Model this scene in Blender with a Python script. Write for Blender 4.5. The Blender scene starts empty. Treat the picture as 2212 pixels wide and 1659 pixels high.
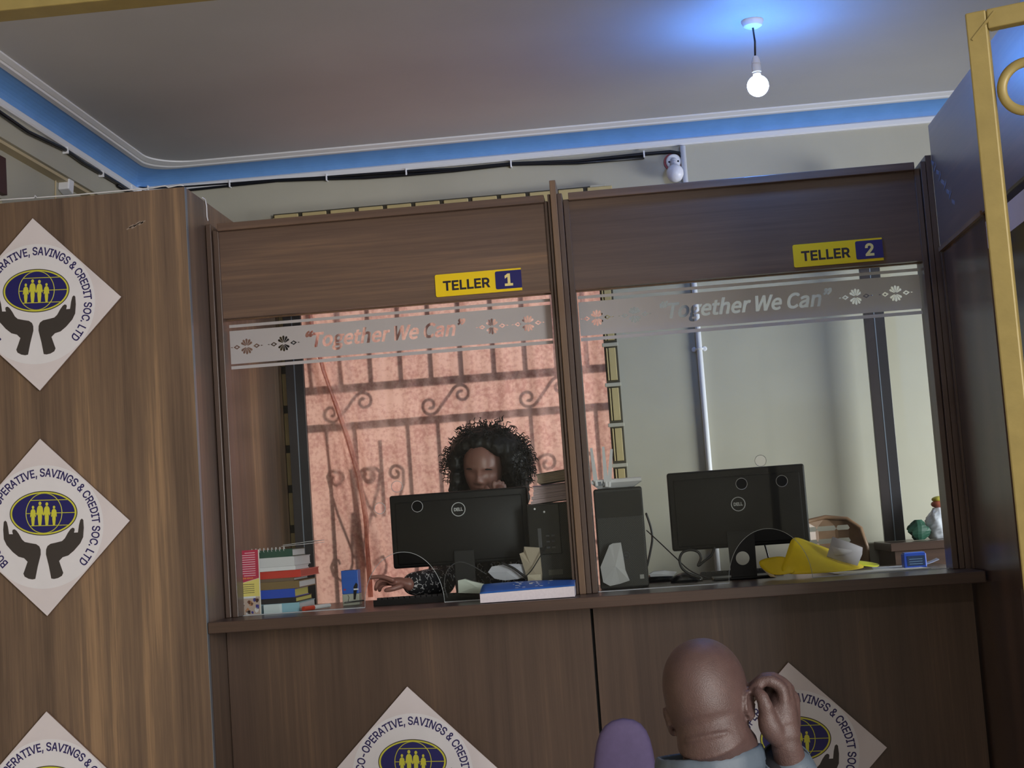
import bpy, bmesh, math, random
import numpy as np
from mathutils import Vector, Matrix
from mathutils.geometry import delaunay_2d_cdt
random.seed(7)
PI = math.pi
SC = bpy.context.scene
COL = SC.collection

# ------------------------------------------------------------------ camera
W, H, F = 2212, 1659, 3219.85
CAM = Vector((1.4165, -4.922, 1.32))
YAW, PITCH, ROLL = .079, .094, -.071
_f = Vector((-math.sin(YAW)*math.cos(PITCH), math.cos(YAW)*math.cos(PITCH), math.sin(PITCH)))
_r0 = Vector((math.cos(YAW), math.sin(YAW), 0)); _u0 = _r0.cross(_f)
_r = math.cos(ROLL)*_r0 + math.sin(ROLL)*_u0
_u = -math.sin(ROLL)*_r0 + math.cos(ROLL)*_u0
cd = bpy.data.cameras.new('camera'); cam = bpy.data.objects.new('camera', cd); COL.objects.link(cam)
cam.matrix_world = Matrix(((_r.x, _u.x, -_f.x, CAM.x), (_r.y, _u.y, -_f.y, CAM.y), (_r.z, _u.z, -_f.z, CAM.z), (0, 0, 0, 1)))
cd.sensor_width = 36; cd.lens = F/W*36; cd.clip_start = .05; cd.clip_end = 100
SC.camera = cam

def at(x, y, Y=None, X=None, Z=None):
    """point where the sight line through a photo pixel meets a plane"""
    d = _f*F + _r*(x-W/2) - _u*(y-H/2)
    t = (Y-CAM.y)/d.y if Y is not None else (X-CAM.x)/d.x if X is not None else (Z-CAM.z)/d.z
    return CAM + d*t

# ------------------------------------------------------------------ view, world, lights
SC.view_settings.view_transform = 'Standard'; SC.view_settings.look = 'None'
SC.view_settings.exposure = 0.0; SC.view_settings.gamma = 1.0
try: SC.view_settings.use_curve_mapping = False
except Exception: pass
wd = bpy.data.worlds.new('world'); SC.world = wd; wd.use_nodes = True
bg = wd.node_tree.nodes['Background']; bg.inputs[0].default_value = (.86, .93, 1.0, 1); bg.inputs[1].default_value = .42

CZ_FILL = 2.84
def area(name, loc, target, sx, sy, power, col, spread=None):
    l = bpy.data.lights.new(name, 'AREA'); l.shape = 'RECTANGLE'; l.size = sx; l.size_y = sy; l.energy = power; l.color = col
    if spread: l.spread = spread
    o = bpy.data.objects.new(name, l); COL.objects.link(o); o.location = loc
    o.rotation_euler = (Vector(target)-Vector(loc)).to_track_quat('-Z', 'Y').to_euler()
    return o
area('doorway_daylight', (4.6, -6.6, 1.7), (.2, 0, 1.5), 1.6, 2.2, 262, (1.0, .98, .955))
area('hall_fill_light', (1.6, -5.6, CZ_FILL), (1.6, -5.6, 0), 1.6, .4, 34, (1.0, .97, .93))  # unseen fill light added to lift the ambient level
area('side_fill_light', (4.3, -.3, 1.45), (1.9, 1.1, 1.4), 1.2, .9, 30, (.95, .98, 1.0), math.radians(95))  # added fill for the wall behind the teller glass; no window there
area('window_daylight', (.9, 5.0, 2.4), (.75, 1.0, 1.7), .9, .9, 150, (1.0, .93, .86))

# ------------------------------------------------------------------ materials
MATS = {}
def nt(name):
    m = bpy.data.materials.new(name); m.use_nodes = True
    t = m.node_tree; b = t.nodes['Principled BSDF']; MATS[name] = m
    return m, t, b
def rgb(h):
    """sRGB 0-255 triple to linear"""
    return tuple((c/255/12.92 if c/255 <= .04045 else ((c/255+.055)/1.055)**2.4) for c in h) + (1,)
def mat(name, col, rough=.5, metal=0, spec=.5, noise=0, nscale=40, bump=0, bscale=200, coat=0, sub=0):
    m, t, b = nt(name)
    c = rgb(col) if max(col) > 1.01 else tuple(col)+(1,)
    b.inputs['Base Color'].default_value = c; b.inputs['Roughness'].default_value = rough
    b.inputs['Metallic'].default_value = metal; b.inputs['Specular IOR Level'].default_value = spec
    b.inputs['Coat Weight'].default_value = coat
    if sub: b.inputs['Subsurface Weight'].default_value = sub; b.inputs['Subsurface Radius'].default_value = (.01, .004, .002)
    if noise or bump:
        tc = t.nodes.new('ShaderNodeTexCoord')
    if noise:
        n = t.nodes.new('ShaderNodeTexNoise'); n.inputs['Scale'].default_value = nscale; n.inputs['Detail'].default_value = 5
        r = t.nodes.new('ShaderNodeValToRGB')
        r.color_ramp.elements[0].position = .3; r.color_ramp.elements[1].position = .7
        r.color_ramp.elements[0].color = tuple(v*(1-noise) for v in c[:3])+(1,); r.color_ramp.elements[1].color = tuple(min(1, v*(1+noise)) for v in c[:3])+(1,)
        t.links.new(tc.outputs['Object'], n.inputs['Vector']); t.links.new(n.outputs['Fac'], r.inputs[0]); t.links.new(r.outputs[0], b.inputs['Base Color'])
    if bump:
        n2 = t.nodes.new('ShaderNodeTexNoise'); n2.inputs['Scale'].default_value = bscale; n2.inputs['Detail'].default_value = 3
        bp = t.nodes.new('ShaderNodeBump'); bp.inputs['Strength'].default_value = bump; bp.inputs['Distance'].default_value = .002
        t.links.new(tc.outputs['Object'], n2.inputs['Vector']); t.links.new(n2.outputs['Fac'], bp.inputs['Height']); t.links.new(bp.outputs[0], b.inputs['Normal'])
    return m
def wood(name, axis, stops, rough=.33, seed=0.0, broad=8.0, coat=0, crough=.15):
    """streaked walnut laminate; axis = direction the grain runs along"""
    m, t, b = nt(name); N = t.nodes.new; L = t.links.new
    tc = N('ShaderNodeTexCoord')
    def layer(scale, squash, detail, dist, off):
        mp = N('ShaderNodeMapping'); s = [1, 1, 1]; s['xyz'.index(axis)] = squash
        mp.inputs['Scale'].default_value = s; mp.inputs['Location'].default_value = (seed+off, seed*1.7+off, seed*.6)
        n = N('ShaderNodeTexNoise'); n.inputs['Scale'].default_value = scale; n.inputs['Detail'].default_value = detail
        n.inputs['Roughness'].default_value = .55; n.inputs['Distortion'].default_value = dist
        L(tc.outputs['Object'], mp.inputs[0]); L(mp.outputs[0], n.inputs['Vector']); return n
    a = layer(broad, .05, 4, .35, 0); c = layer(75, .018, 3, .1, 3.3); g = layer(260, .03, 2, 0, 7.1)
    m1 = N('ShaderNodeMix'); m1.data_type = 'FLOAT'; m1.inputs[0].default_value = .30; L(a.outputs['Fac'], m1.inputs[2]); L(c.outputs['Fac'], m1.inputs[3])
    m2 = N('ShaderNodeMix'); m2.data_type = 'FLOAT'; m2.inputs[0].default_value = .13; L(m1.outputs[0], m2.inputs[2]); L(g.outputs['Fac'], m2.inputs[3])
    r = N('ShaderNodeValToRGB'); e = r.color_ramp.elements
    e[0].position, e[0].color = stops[0][0], rgb(stops[0][1]); e[1].position, e[1].color = stops[-1][0], rgb(stops[-1][1])
    for p, cc in stops[1:-1]:
        q = e.new(p); q.color = rgb(cc)
    L(m2.outputs[0], r.inputs[0]); L(r.outputs[0], b.inputs['Base Color'])
    b.inputs['Roughness'].default_value = rough; b.inputs['Coat Weight'].default_value = coat; b.inputs['Coat Roughness'].default_value = crough
    bp = N('ShaderNodeBump'); bp.inputs['Strength'].default_value = .12; bp.inputs['Distance'].default_value = .001
    L(c.outputs['Fac'], bp.inputs['Height']); L(bp.outputs[0], b.inputs['Normal'])
    return m
ST = [(.33, (80, 65, 58)), (.43, (98, 80, 68)), (.50, (114, 93, 78)), (.56, (126, 103, 84)), (.62, (152, 123, 96)), (.72, (168, 138, 108))]
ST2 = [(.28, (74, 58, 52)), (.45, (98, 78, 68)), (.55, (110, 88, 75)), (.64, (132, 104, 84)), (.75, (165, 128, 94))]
WV = wood('wood_vertical', 'z', ST, broad=7)
WVD = wood('wood_counter_shaded', 'z', [(p, tuple(int(c*.86) for c in q)) for p, q in ST2], seed=4.2, broad=7)  # stops darkened to put the shade under the ledge into the colour
WH = wood('wood_fascia', 'x', ST2, seed=1.3, broad=6)
WHD = wood('wood_ledge', 'x', [(.3, (58, 46, 42)), (.5, (78, 61, 54)), (.7, (96, 75, 64))], seed=2.6, rough=.3)
WY = wood('wood_fascia_side', 'y', ST2, seed=9.1, rough=.40, broad=6, coat=1.0, crough=.38)
WE = wood('wood_edging', 'z', [(.3, (72, 57, 50)), (.5, (92, 74, 64)), (.7, (118, 94, 78))], seed=5.5)
WEL = wood('wood_edging_light', 'z', [(.3, (100, 78, 62)), (.5, (124, 98, 76)), (.7, (146, 116, 88))], seed=6.5)
CEIL = mat('ceiling_paint', (184, 183, 184), .55, noise=.03, nscale=3, bump=.15, bscale=60)
WALL = mat('wall_paint', (176, 172, 156), .6, noise=.04, nscale=4, bump=.1, bscale=80)
BEAMP = mat('wall_paint_tan', (190, 174, 140), .6, noise=.05, nscale=6)
FLOOR = mat('floor_tile', (184, 176, 166), .3, noise=.08, nscale=8)
WHITEP = mat('cornice_white', (222, 222, 224), .5)
BLUEP = mat('cornice_blue', (104, 154, 214), .5, noise=.05, nscale=12)
BLACK = mat('black_plastic', (16, 16, 18), .45, spec=.28)
BLACKG = mat('black_gloss', (16, 17, 20), .25)
BLACKM = mat('black_matte', (20, 20, 22), .7)
WHITE = mat('white_plastic', (228, 228, 232), .4)
PAPER = mat('paper_white', (226, 226, 232), .75, noise=.02, nscale=30)
GOLD = mat('gold_paint', (142, 125, 74), .45, metal=.1, noise=.08, nscale=25, bump=.15, bscale=90)
KHAKI = mat('khaki_steel', (186, 168, 118), .5, noise=.06, nscale=20)
DARKST = mat('dark_steel', (46, 44, 48), .35)
LINEST = mat('bright_edge', (140, 150, 165), .3, metal=.6)
NAVY = mat('navy_print', (30, 28, 104), .5)
INK = mat('dark_navy_ink', (40, 32, 96), .5)
HANDG = mat('dark_grey_print', (62, 56, 54), .55)
LEMON = mat('lemon_print', (214, 212, 70), .5)
BOARDW = mat('board_white', (224, 216, 220), .5, noise=.03, nscale=9)
DISCW = mat('disc_white', (232, 230, 236), .45, noise=.02, nscale=14)
BOARDE = mat('board_edge', (128, 100, 80), .6)
YEL = mat('sign_yellow', (250, 212, 10), .35)
SNAVY = mat('sign_navy', (24, 22, 100), .35)
SBLACK = mat('sign_black', (28, 20, 40), .4)
SCREAM = mat('sign_cream', (245, 225, 140), .4)
CABLEM = mat('cable_black', (16, 16, 22), .35)
DEEP = mat('window_void_paint', (60, 55, 40), .6)

def glass_mat(name, veil):
    m, t, b = nt(name); N = t.nodes.new; L = t.links.new
    tr = N('ShaderNodeBsdfTransparent'); tr.inputs[0].default_value = (.95, .97, .96, 1)
    gl = N('ShaderNodeBsdfGlossy'); gl.inputs['Roughness'].default_value = .015
    df = N('ShaderNodeBsdfDiffuse'); df.inputs[0].default_value = (.8, .8, .82, 1)  # pale diffuse layer puts the veil of reflections into the glass colour
    fr = N('ShaderNodeFresnel'); fr.inputs[0].default_value = 1.25
    a = N('ShaderNodeMixShader'); L(fr.outputs[0], a.inputs[0]); L(tr.outputs[0], a.inputs[1]); L(gl.outputs[0], a.inputs[2])
    c = N('ShaderNodeMixShader'); c.inputs[0].default_value = veil; L(a.outputs[0], c.inputs[1]); L(df.outputs[0], c.inputs[2])
    L(c.outputs[0], t.nodes['Material Output'].inputs[0]); return m
GLASS = glass_mat('veiled_glass', .0035)
def frost_mat():
    m, t, b = nt('frosted_film'); N = t.nodes.new; L = t.links.new
    tl = N('ShaderNodeBsdfTranslucent'); tl.inputs[0].default_value = (.82, .81, .81, 1)
    df = N('ShaderNodeBsdfDiffuse'); df.inputs[0].default_value = (.74, .735, .75, 1)
    tr = N('ShaderNodeBsdfTransparent'); tr.inputs[0].default_value = (.9, .9, .9, 1)
    a = N('ShaderNodeMixShader'); a.inputs[0].default_value = .5; L(tl.outputs[0], a.inputs[1]); L(df.outputs[0], a.inputs[2])
    c = N('ShaderNodeMixShader'); c.inputs[0].default_value = .10; L(a.outputs[0], c.inputs[1]); L(tr.outputs[0], c.inputs[2])
    L(c.outputs[0], t.nodes['Material Output'].inputs[0]); return m
FROST = frost_mat()
def curtain_mat():
    m, t, b = nt('peach_curtain_cloth'); N = t.nodes.new; L = t.links.new
    tc = N('ShaderNodeTexCoord'); n = N('ShaderNodeTexNoise'); n.inputs['Scale'].default_value = 70; n.inputs['Detail'].default_value = 6
    v = N('ShaderNodeTexNoise'); v.inputs['Scale'].default_value = 9; v.inputs['Detail'].default_value = 3
    mx = N('ShaderNodeMix'); mx.data_type = 'FLOAT'; mx.inputs[0].default_value = .45
    r = N('ShaderNodeValToRGB'); e = r.color_ramp.elements
    e[0].position, e[0].color = .38, rgb((206, 150, 138)); e[1].position, e[1].color = .56, rgb((236, 186, 170))
    L(tc.outputs['Object'], n.inputs['Vector']); L(tc.outputs['Object'], v.inputs['Vector']); L(n.outputs[0], mx.inputs[2]); L(v.outputs[0], mx.inputs[3]); L(mx.outputs[0], r.inputs[0])
    tl = N('ShaderNodeBsdfTranslucent'); df = N('ShaderNodeBsdfDiffuse'); L(r.outputs[0], tl.inputs[0]); L(r.outputs[0], df.inputs[0])
    a = N('ShaderNodeMixShader'); a.inputs[0].default_value = .45; L(tl.outputs[0], a.inputs[1]); L(df.outputs[0], a.inputs[2])
    L(a.outputs[0], t.nodes['Material Output'].inputs[0]); return m
CURT = curtain_mat()
def emit_mat(name, col, s):
    m, t, b = nt(name); b.inputs['Base Color'].default_value = (.9, .9, .9, 1)
    b.inputs['Emission Color'].default_value = tuple(col)+(1,); b.inputs['Emission Strength'].default_value = s; return m

# ------------------------------------------------------------------ object helpers
WM = {}
def tag(o, label=None, cat=None, group=None, kind=None):
    if label: o['label'] = label
    if cat: o['category'] = cat
    if group: o['group'] = group
    if kind: o['kind'] = kind
    return o
def thing(name, label, cat, loc=(0, 0, 0), M=None, group=None):
    o = bpy.data.objects.new(name, None); COL.objects.link(o); o.empty_display_size = .05
    WM[o] = M if M is not None else Matrix.Translation(Vector(loc))
    o.matrix_world = WM[o]
    return tag(o, label, cat, group)
def link(name, me, m, parent=None, loc=None, world=True):
    """mesh data in world coordinates (world=True) or already in the parent's own"""
    o = bpy.data.objects.new(name, me); COL.objects.link(o)
    if m is not None and not me.materials: me.materials.append(m)
    if parent is not None:
        if world: me.transform(WM[parent].inverted())
        o.parent = parent; WM[o] = WM[parent]
    else:
        if loc is None:
            n = len(me.vertices); co = np.empty(n*3); me.vertices.foreach_get('co', co); co = co.reshape(-1, 3)
            loc = (float((co[:, 0].min()+co[:, 0].max())/2), float((co[:, 1].min()+co[:, 1].max())/2), float(co[:, 2].min()))
        WM[o] = Matrix.Translation(Vector(loc)); me.transform(WM[o].inverted()); o.matrix_world = WM[o]
    return o

class MB:
    def __init__(s, M=None): s.b = bmesh.new(); s.M = M
    def T(s, p): p = Vector(p); return s.M @ p if s.M is not None else p
    def hexa(s, P):
        v = [s.b.verts.new(s.T(p)) for p in P]
        for f in ((0, 3, 2, 1), (4, 5, 6, 7), (0, 1, 5, 4), (1, 2, 6, 5), (2, 3, 7, 6), (3, 0, 4, 7)): s.b.faces.new([v[i] for i in f])
        return v
    def box(s, x0, x1, y0, y1, z0, z1, bev=0, seg=2):
        v = s.hexa([(x0, y0, z0), (x1, y0, z0), (x1, y1, z0), (x0, y1, z0), (x0, y0, z1), (x1, y0, z1), (x1, y1, z1), (x0, y1, z1)])
        if bev:
            e = list({e for q in v for e in q.link_edges})
            bmesh.ops.bevel(s.b, geom=e, offset=bev, segments=seg, affect='EDGES', profile=.5, clamp_overlap=True)
        return s
    def obox(s, c, ax, h, bev=0, seg=2):
        """box around c with half sizes h along the axes ax"""
        c = Vector(c); a = [Vector(q).normalized() for q in ax]
        P = [c+a[0]*h[0]*i+a[1]*h[1]*j+a[2]*h[2]*k for k in (-1, 1) for i, j in ((-1, -1), (1, -1), (1, 1), (-1, 1))]
        v = s.hexa(P)
        if bev: bmesh.ops.bevel(s.b, geom=list({e for q in v for e in q.link_edges}), offset=bev, segments=seg, affect='EDGES', profile=.5, clamp_overlap=True)
        return s
    def prism(s, pts, d):
        """polygon (3-D points) pushed along vector d"""
        d = Vector(d); a = [s.b.verts.new(s.T(p)) for p in pts]; c = [s.b.verts.new(s.T(Vector(p)+d)) for p in pts]; n = len(pts)
        s.b.faces.new(a[::-1]); s.b.faces.new(c)
        for i in range(n): s.b.faces.new((a[i], a[(i+1) % n], c[(i+1) % n], c[i]))
        return s
    def loft(s, rings, cap=True, closed=True):
        R = [[s.b.verts.new(s.T(p)) for p in r] for r in rings]; n = len(R[0])
        for a, c in zip(R, R[1:]):
            for i in range(n if closed else n-1): s.b.faces.new((a[i], a[(i+1) % n], c[(i+1) % n], c[i]))
        if cap and closed: s.b.faces.new(R[0][::-1]); s.b.faces.new(R[-1])
        return s
    def tube(s, pts, rad, n=10, round_ends=False, squash=None, closed=False):
        P = [Vector(p) for p in pts]
        if not hasattr(rad, '__len__'): rad = [rad]*len(P)
        rad = list(rad)
        if round_ends:
            d0 = (P[0]-P[1]).normalized(); d1 = (P[-1]-P[-2]).normalized(); r0, r1 = rad[0], rad[-1]
            A = [(P[0]+d0*r0*math.sin(t), r0*math.cos(t)) for t in (1.45, 1.1, .75, .4)]
            B = [(P[-1]+d1*r1*math.sin(t), r1*math.cos(t)) for t in (.4, .75, 1.1, 1.45)]
            P = [a[0] for a in A]+P+[b[0] for b in B]; rad = [a[1] for a in A]+rad+[b[1] for b in B]
        m = len(P); rings = []; up = None
        for i in range(m):
            t = (P[(i+1) % m]-P[i-1]) if closed else P[min(i+1, m-1)]-P[max(i-1, 0)]
            t.normalize()
            if up is None:
                up = Vector((0, 0, 1)) if abs(t.z) < .9 else Vector((0, 1, 0))
            u = (up-t*up.dot(t)).normalized(); w = t.cross(u); up = u
            k = squash or (1, 1)
            rings.append([P[i]+(u*math.cos(a)*k[0]+w*math.sin(a)*k[1])*rad[i] for a in (2*PI*j/n for j in range(n))])
        if closed: rings.append(rings[0]); return s.loft(rings, cap=False)
        return s.loft(rings)
    def lathe(s, prof, n=24, c=(0, 0, 0), R=None):
        """profile of (radius, height) turned round the z axis (R turns the result)"""
        c = Vector(c); rings = []
        for r, z in prof:
            q = [Vector((max(r, 1e-4)*math.cos(2*PI*j/n), max(r, 1e-4)*math.sin(2*PI*j/n), z)) for j in range(n)]
            rings.append([c+(R @ v if R else v) for v in q])
        return s.loft(rings)
    def ell(s, c, r, R=None, nu=16, nv=10):
        c = Vector(c); rings = []
        for i in range(nv+1):
            th = -PI/2+PI*(i+.02)/(nv+.04)
            q = [Vector((r[0]*math.cos(th)*math.cos(2*PI*j/nu), r[1]*math.cos(th)*math.sin(2*PI*j/nu), r[2]*math.sin(th))) for j in range(nu)]
            rings.append([c+(R @ v if R else v) for v in q])
        return s.loft(rings)
    def sheet(s, fn, nu, nv):
        g = [[s.b.verts.new(s.T(fn(i/nu, j/nv))) for i in range(nu+1)] for j in range(nv+1)]
        for j in range(nv):
            for i in range(nu): s.b.faces.new((g[j][i], g[j][i+1], g[j+1][i+1], g[j+1][i]))
        return s
    def mesh(s, name, smooth=False, recalc=True):
        if recalc: bmesh.ops.recalc_face_normals(s.b, faces=s.b.faces)
        me = bpy.data.meshes.new(name); s.b.to_mesh(me); s.b.free()
        if smooth: me.shade_smooth() if hasattr(me, 'shade_smooth') else me.polygons.foreach_set('use_smooth', [True]*len(me.polygons))
        return me
    def build(s, name, m, parent=None, smooth=False, loc=None, world=True, recalc=True):
        me = s.mesh(name, smooth, recalc)
        if smooth == 'auto':
            me.polygons.foreach_set('use_smooth', [True]*len(me.polygons))
            try: me.set_sharp_from_angle(angle=.6)
            except Exception: pass
        return link(name, me, m, parent, loc, world)

def bake(o):
    bpy.context.view_layer.update()
    dg = bpy.context.evaluated_depsgraph_get()
    me = bpy.data.meshes.new_from_object(o.evaluated_get(dg))
    d = o.data; bpy.data.objects.remove(o)
    return me
def winding(pts, P):
    """winding number of every point round polygon P"""
    P = np.asarray(P); Q = np.roll(P, -1, 0); w = np.zeros(len(pts), int); x, y = pts[:, 0], pts[:, 1]
    for (x0, y0), (x1, y1) in zip(P, Q):
        side = (x1-x0)*(y-y0)-(x-x0)*(y1-y0)
        w += ((y0 <= y) & (y1 > y) & (side > 0)).astype(int) - ((y0 > y) & (y1 <= y) & (side < 0)).astype(int)
    return w
def flat(polys, thick, cut=()):
    """filled outline as mesh data, z from -thick/2 to thick/2: polys fill by even-odd rule, polygons in cut are taken away (by winding rule)"""
    return _fill(polys, thick, cut, False)
def _fill(polys, thick, cut, nonzero):
    V, E = [], []
    for P in list(polys)+list(cut):
        n = len(V); V += [Vector(p) for p in P]; E += [(n+k, n+(k+1) % len(P)) for k in range(len(P))]
    vs, es, fs, _, _, _ = delaunay_2d_cdt(V, E, [], 0, 1e-7)
    T = np.array([(vs[f[0]]+vs[f[1]]+vs[f[2]])/3 for f in fs])
    if nonzero:
        w = sum(winding(T, P) for P in polys); keep = w != 0
    else: keep = sum((winding(T, P) != 0).astype(int) for P in polys) % 2 == 1
    if cut: keep &= sum(winding(T, P) for P in cut) == 0
    bm = bmesh.new(); h = thick/2; lo, hi = {}, {}; cnt = {}
    g = lambda d, k, z: d.setdefault(k, None) or d.__setitem__(k, bm.verts.new((vs[k].x, vs[k].y, z))) or d[k]
    for f, ok in zip(fs, keep):
        if not ok: continue
        a, b, c = f
        if (vs[b]-vs[a]).cross(vs[c]-vs[a]) < 0: b, c = c, b
        bm.faces.new((g(hi, a, h), g(hi, b, h), g(hi, c, h))); bm.faces.new((g(lo, a, -h), g(lo, c, -h), g(lo, b, -h)))
        for p, q in ((a, b), (b, c), (c, a)): cnt[(p, q)] = 1
    for (p, q) in cnt:
        if (q, p) not in cnt: bm.faces.new((hi[q], hi[p], lo[p], lo[q]))
    me = bpy.data.meshes.new('outline'); bm.to_mesh(me); bm.free(); return me
FONTS = {}
def font(nm):
    if nm not in FONTS:
        FONTS[nm] = None
        try:
            import os
            p = os.path.join(bpy.utils.system_resource('DATAFILES', path='fonts'), nm)
            if os.path.exists(p): FONTS[nm] = bpy.data.fonts.load(p)
        except Exception: pass
    return FONTS[nm]
def text_obj(s, size, bold=0, shear=0, align='CENTER', extrude=0, space=1.0, face='Inter.woff2'):
    c = bpy.data.curves.new('words', 'FONT'); c.body = s
    if font(face): c.font = font(face)
    c.size = size; c.offset = bold; c.shear = shear; c.align_x = align; c.align_y = 'CENTER'
    c.extrude = extrude; c.resolution_u = 3; c.space_character = space
    o = bpy.data.objects.new('words', c); COL.objects.link(o); return o
def contours(o):
    bpy.context.view_layer.update(); dg = bpy.context.evaluated_depsgraph_get(); cu = o.evaluated_get(dg).to_curve(dg)
    out = []
    for sp in cu.splines:
        b = sp.bezier_points; n = len(b); P = []
        if n < 3: continue
        for i in range(n):
            p, q = b[i], b[(i+1) % n]; a0, a1, a2, a3 = p.co.xy, p.handle_right.xy, q.handle_left.xy, q.co.xy
            straight = (a1-a0).length < 1e-7 and (a3-a2).length < 1e-7 or abs((a3-a0).cross(a1-a0))+abs((a3-a0).cross(a2-a0)) < 1e-9
            for k in range(1 if straight else 5):
                t = k/5; P.append(tuple(a0*(1-t)**3+3*a1*t*(1-t)**2+3*a2*t*t*(1-t)+a3*t**3))
        Q = [P[0]]
        for v in P[1:]:
            if abs(v[0]-Q[-1][0])+abs(v[1]-Q[-1][1]) > 1e-6: Q.append(v)
        out.append(Q)
    bpy.data.objects.remove(o); return out
def sarea(P): return sum(P[i-1][0]*P[i][1]-P[i][0]*P[i-1][1] for i in range(len(P)))/2
def embolden(P, d):
    n = len(P); out = []
    for i in range(n):
        a, b, c = Vector(P[i-1]), Vector(P[i]), Vector(P[(i+1) % n])
        n1 = (b-a).normalized(); n2 = (c-b).normalized(); n1 = Vector((-n1.y, n1.x)); n2 = Vector((-n2.y, n2.x))
        m = n1+n2; L = max(.5, m.length_squared/2); q = b+m/ L * d if m.length > 1e-6 else b
        out.append((q.x, q.y))
    return out
def text_mesh(s, cap, bold=0, width=None, thick=.0006, face='Inter.woff2', space=1.0):
    """flat lettering, capitals cap high (and width wide if given), centred on the origin"""
    C = contours(text_obj(s, 1.0, 0, 0, 'CENTER', 0, space, face))
    sg = 1 if sarea(max(C, key=lambda P: abs(sarea(P)))) > 0 else -1
    C = [embolden(P, -sg*bold) for P in C]
    H_ = contours(text_obj('H', 1.0, 0, 0, 'CENTER', 0, 1, face))[0]; h0, h1 = min(y for x, y in H_), max(y for x, y in H_)
    xs = [x for P in C for x, y in P]; k = cap/(h1-h0); kx = width/(max(xs)-min(xs)) if width else k
    g = lambda P: [((x-(max(xs)+min(xs))/2)*kx, (y-(h0+h1)/2)*k) for x, y in P]
    return _fill([g(P) for P in C], thick, (), True)
def text_holes(s, bold, shear, cx, cy, width):
    """outlines of slanted lettering, width wide and centred on (cx, cy)"""
    C = contours(text_obj(s, 1.0, 0, shear, face='Noto Sans CJK Regular.woff2'))
    sg = 1 if sarea(max(C, key=lambda P: abs(sarea(P)))) > 0 else -1
    C = [embolden(P, -sg*bold) for P in C]
    xs = [x for P in C for x, y in P]; ys = [y for P in C for x, y in P]
    k = width/(max(xs)-min(xs)); mx = (max(xs)+min(xs))/2; my = (max(ys)+min(ys))/2
    return [[((x-mx)*k+cx, (y-my)*k+cy) for x, y in P] for P in C]
def XZ(x=0, y=0, z=0):
    """matrix standing a flat x-y drawing upright, facing the customer"""
    return Matrix.Translation((x, y, z)) @ Matrix.Rotation(PI/2, 4, 'X')
def stand(me, M): me.transform(M); return me
def circ(cx, cy, r, n=32, ry=None, a0=0, a1=2*PI):
    ry = ry or r; return [(cx+r*math.cos(a0+(a1-a0)*i/n), cy+ry*math.sin(a0+(a1-a0)*i/n)) for i in range(n if abs(a1-a0-2*PI) < 1e-6 else n+1)]
def remesh(mb, voxel, smooth=3, name='body'):
    me = mb.mesh(name); o = bpy.data.objects.new(name, me); COL.objects.link(o)
    r = o.modifiers.new('r', 'REMESH'); r.mode = 'VOXEL'; r.voxel_size = voxel
    if smooth: s = o.modifiers.new('s', 'SMOOTH'); s.factor = .5; s.iterations = smooth
    out = bake(o); out.polygons.foreach_set('use_smooth', [True]*len(out.polygons)); return out
def copy_tree(o, M, parent=None):
    c = o.copy(); COL.objects.link(c)
    if parent is None: c.matrix_world = M; WM[c] = M
    else: c.parent = parent; WM[c] = WM[parent]
    for ch in list(o.children): copy_tree(ch, M, c)
    return c
def struct(name, mb, m, **k): return tag(mb.build(name, m, **k), kind='structure')

# ------------------------------------------------------------------ setting
FZ, CZ, YB, XL = -.10, 2.885, 1.04, -.567
struct('floor', MB().box(-1.8, 5.6, -7.6, 2.0, FZ-.05, FZ), FLOOR)
struct('ceiling', MB().box(-1.8, 5.6, -7.6, 1.25, CZ, CZ+.08), CEIL)
WX0, WX1, WZ0, WZ1 = .06, 1.34, .85, 2.60
b = MB()
b.box(-.9, WX0, YB, YB+.16, FZ, CZ).box(WX1, 5.6, YB, YB+.16, FZ, CZ).box(WX0, WX1, YB, YB+.16, FZ, WZ0).box(WX0, WX1, YB, YB+.16, WZ1, CZ)
struct('wall_back', b, WALL)
b = MB(); b.box(XL-.25, XL-.05, -.185, YB, FZ, 2.70).box(XL-.25, XL, -.185, YB, 2.70, CZ)
b.box(XL-.25, XL-.05, -5.0, -.1852, 2.52, 2.70).box(XL-.25, XL, -5.0, -.1852, 2.70, CZ)
struct('wall_left', b, WALL)
struct('trim_4', MB().box(XL-.05, XL-.012, -5.0, YB, 2.688, 2.6995), BEAMP)

struct('wall_right', MB().box(5.6, 5.75, -7.6, 1.2, FZ, CZ), WALL)
b = MB(); b.box(-1.75, 3.3, -7.75, -7.6, FZ, CZ).box(5.3, 5.6, -7.75, -7.6, FZ, CZ).box(3.3, 5.3, -7.75, -7.6, 2.35, CZ)
struct('wall_front', b, WALL)
struct('wall_side', MB().box(-1.75, -1.62, -7.6, -.19, FZ, CZ), BEAMP)

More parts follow.
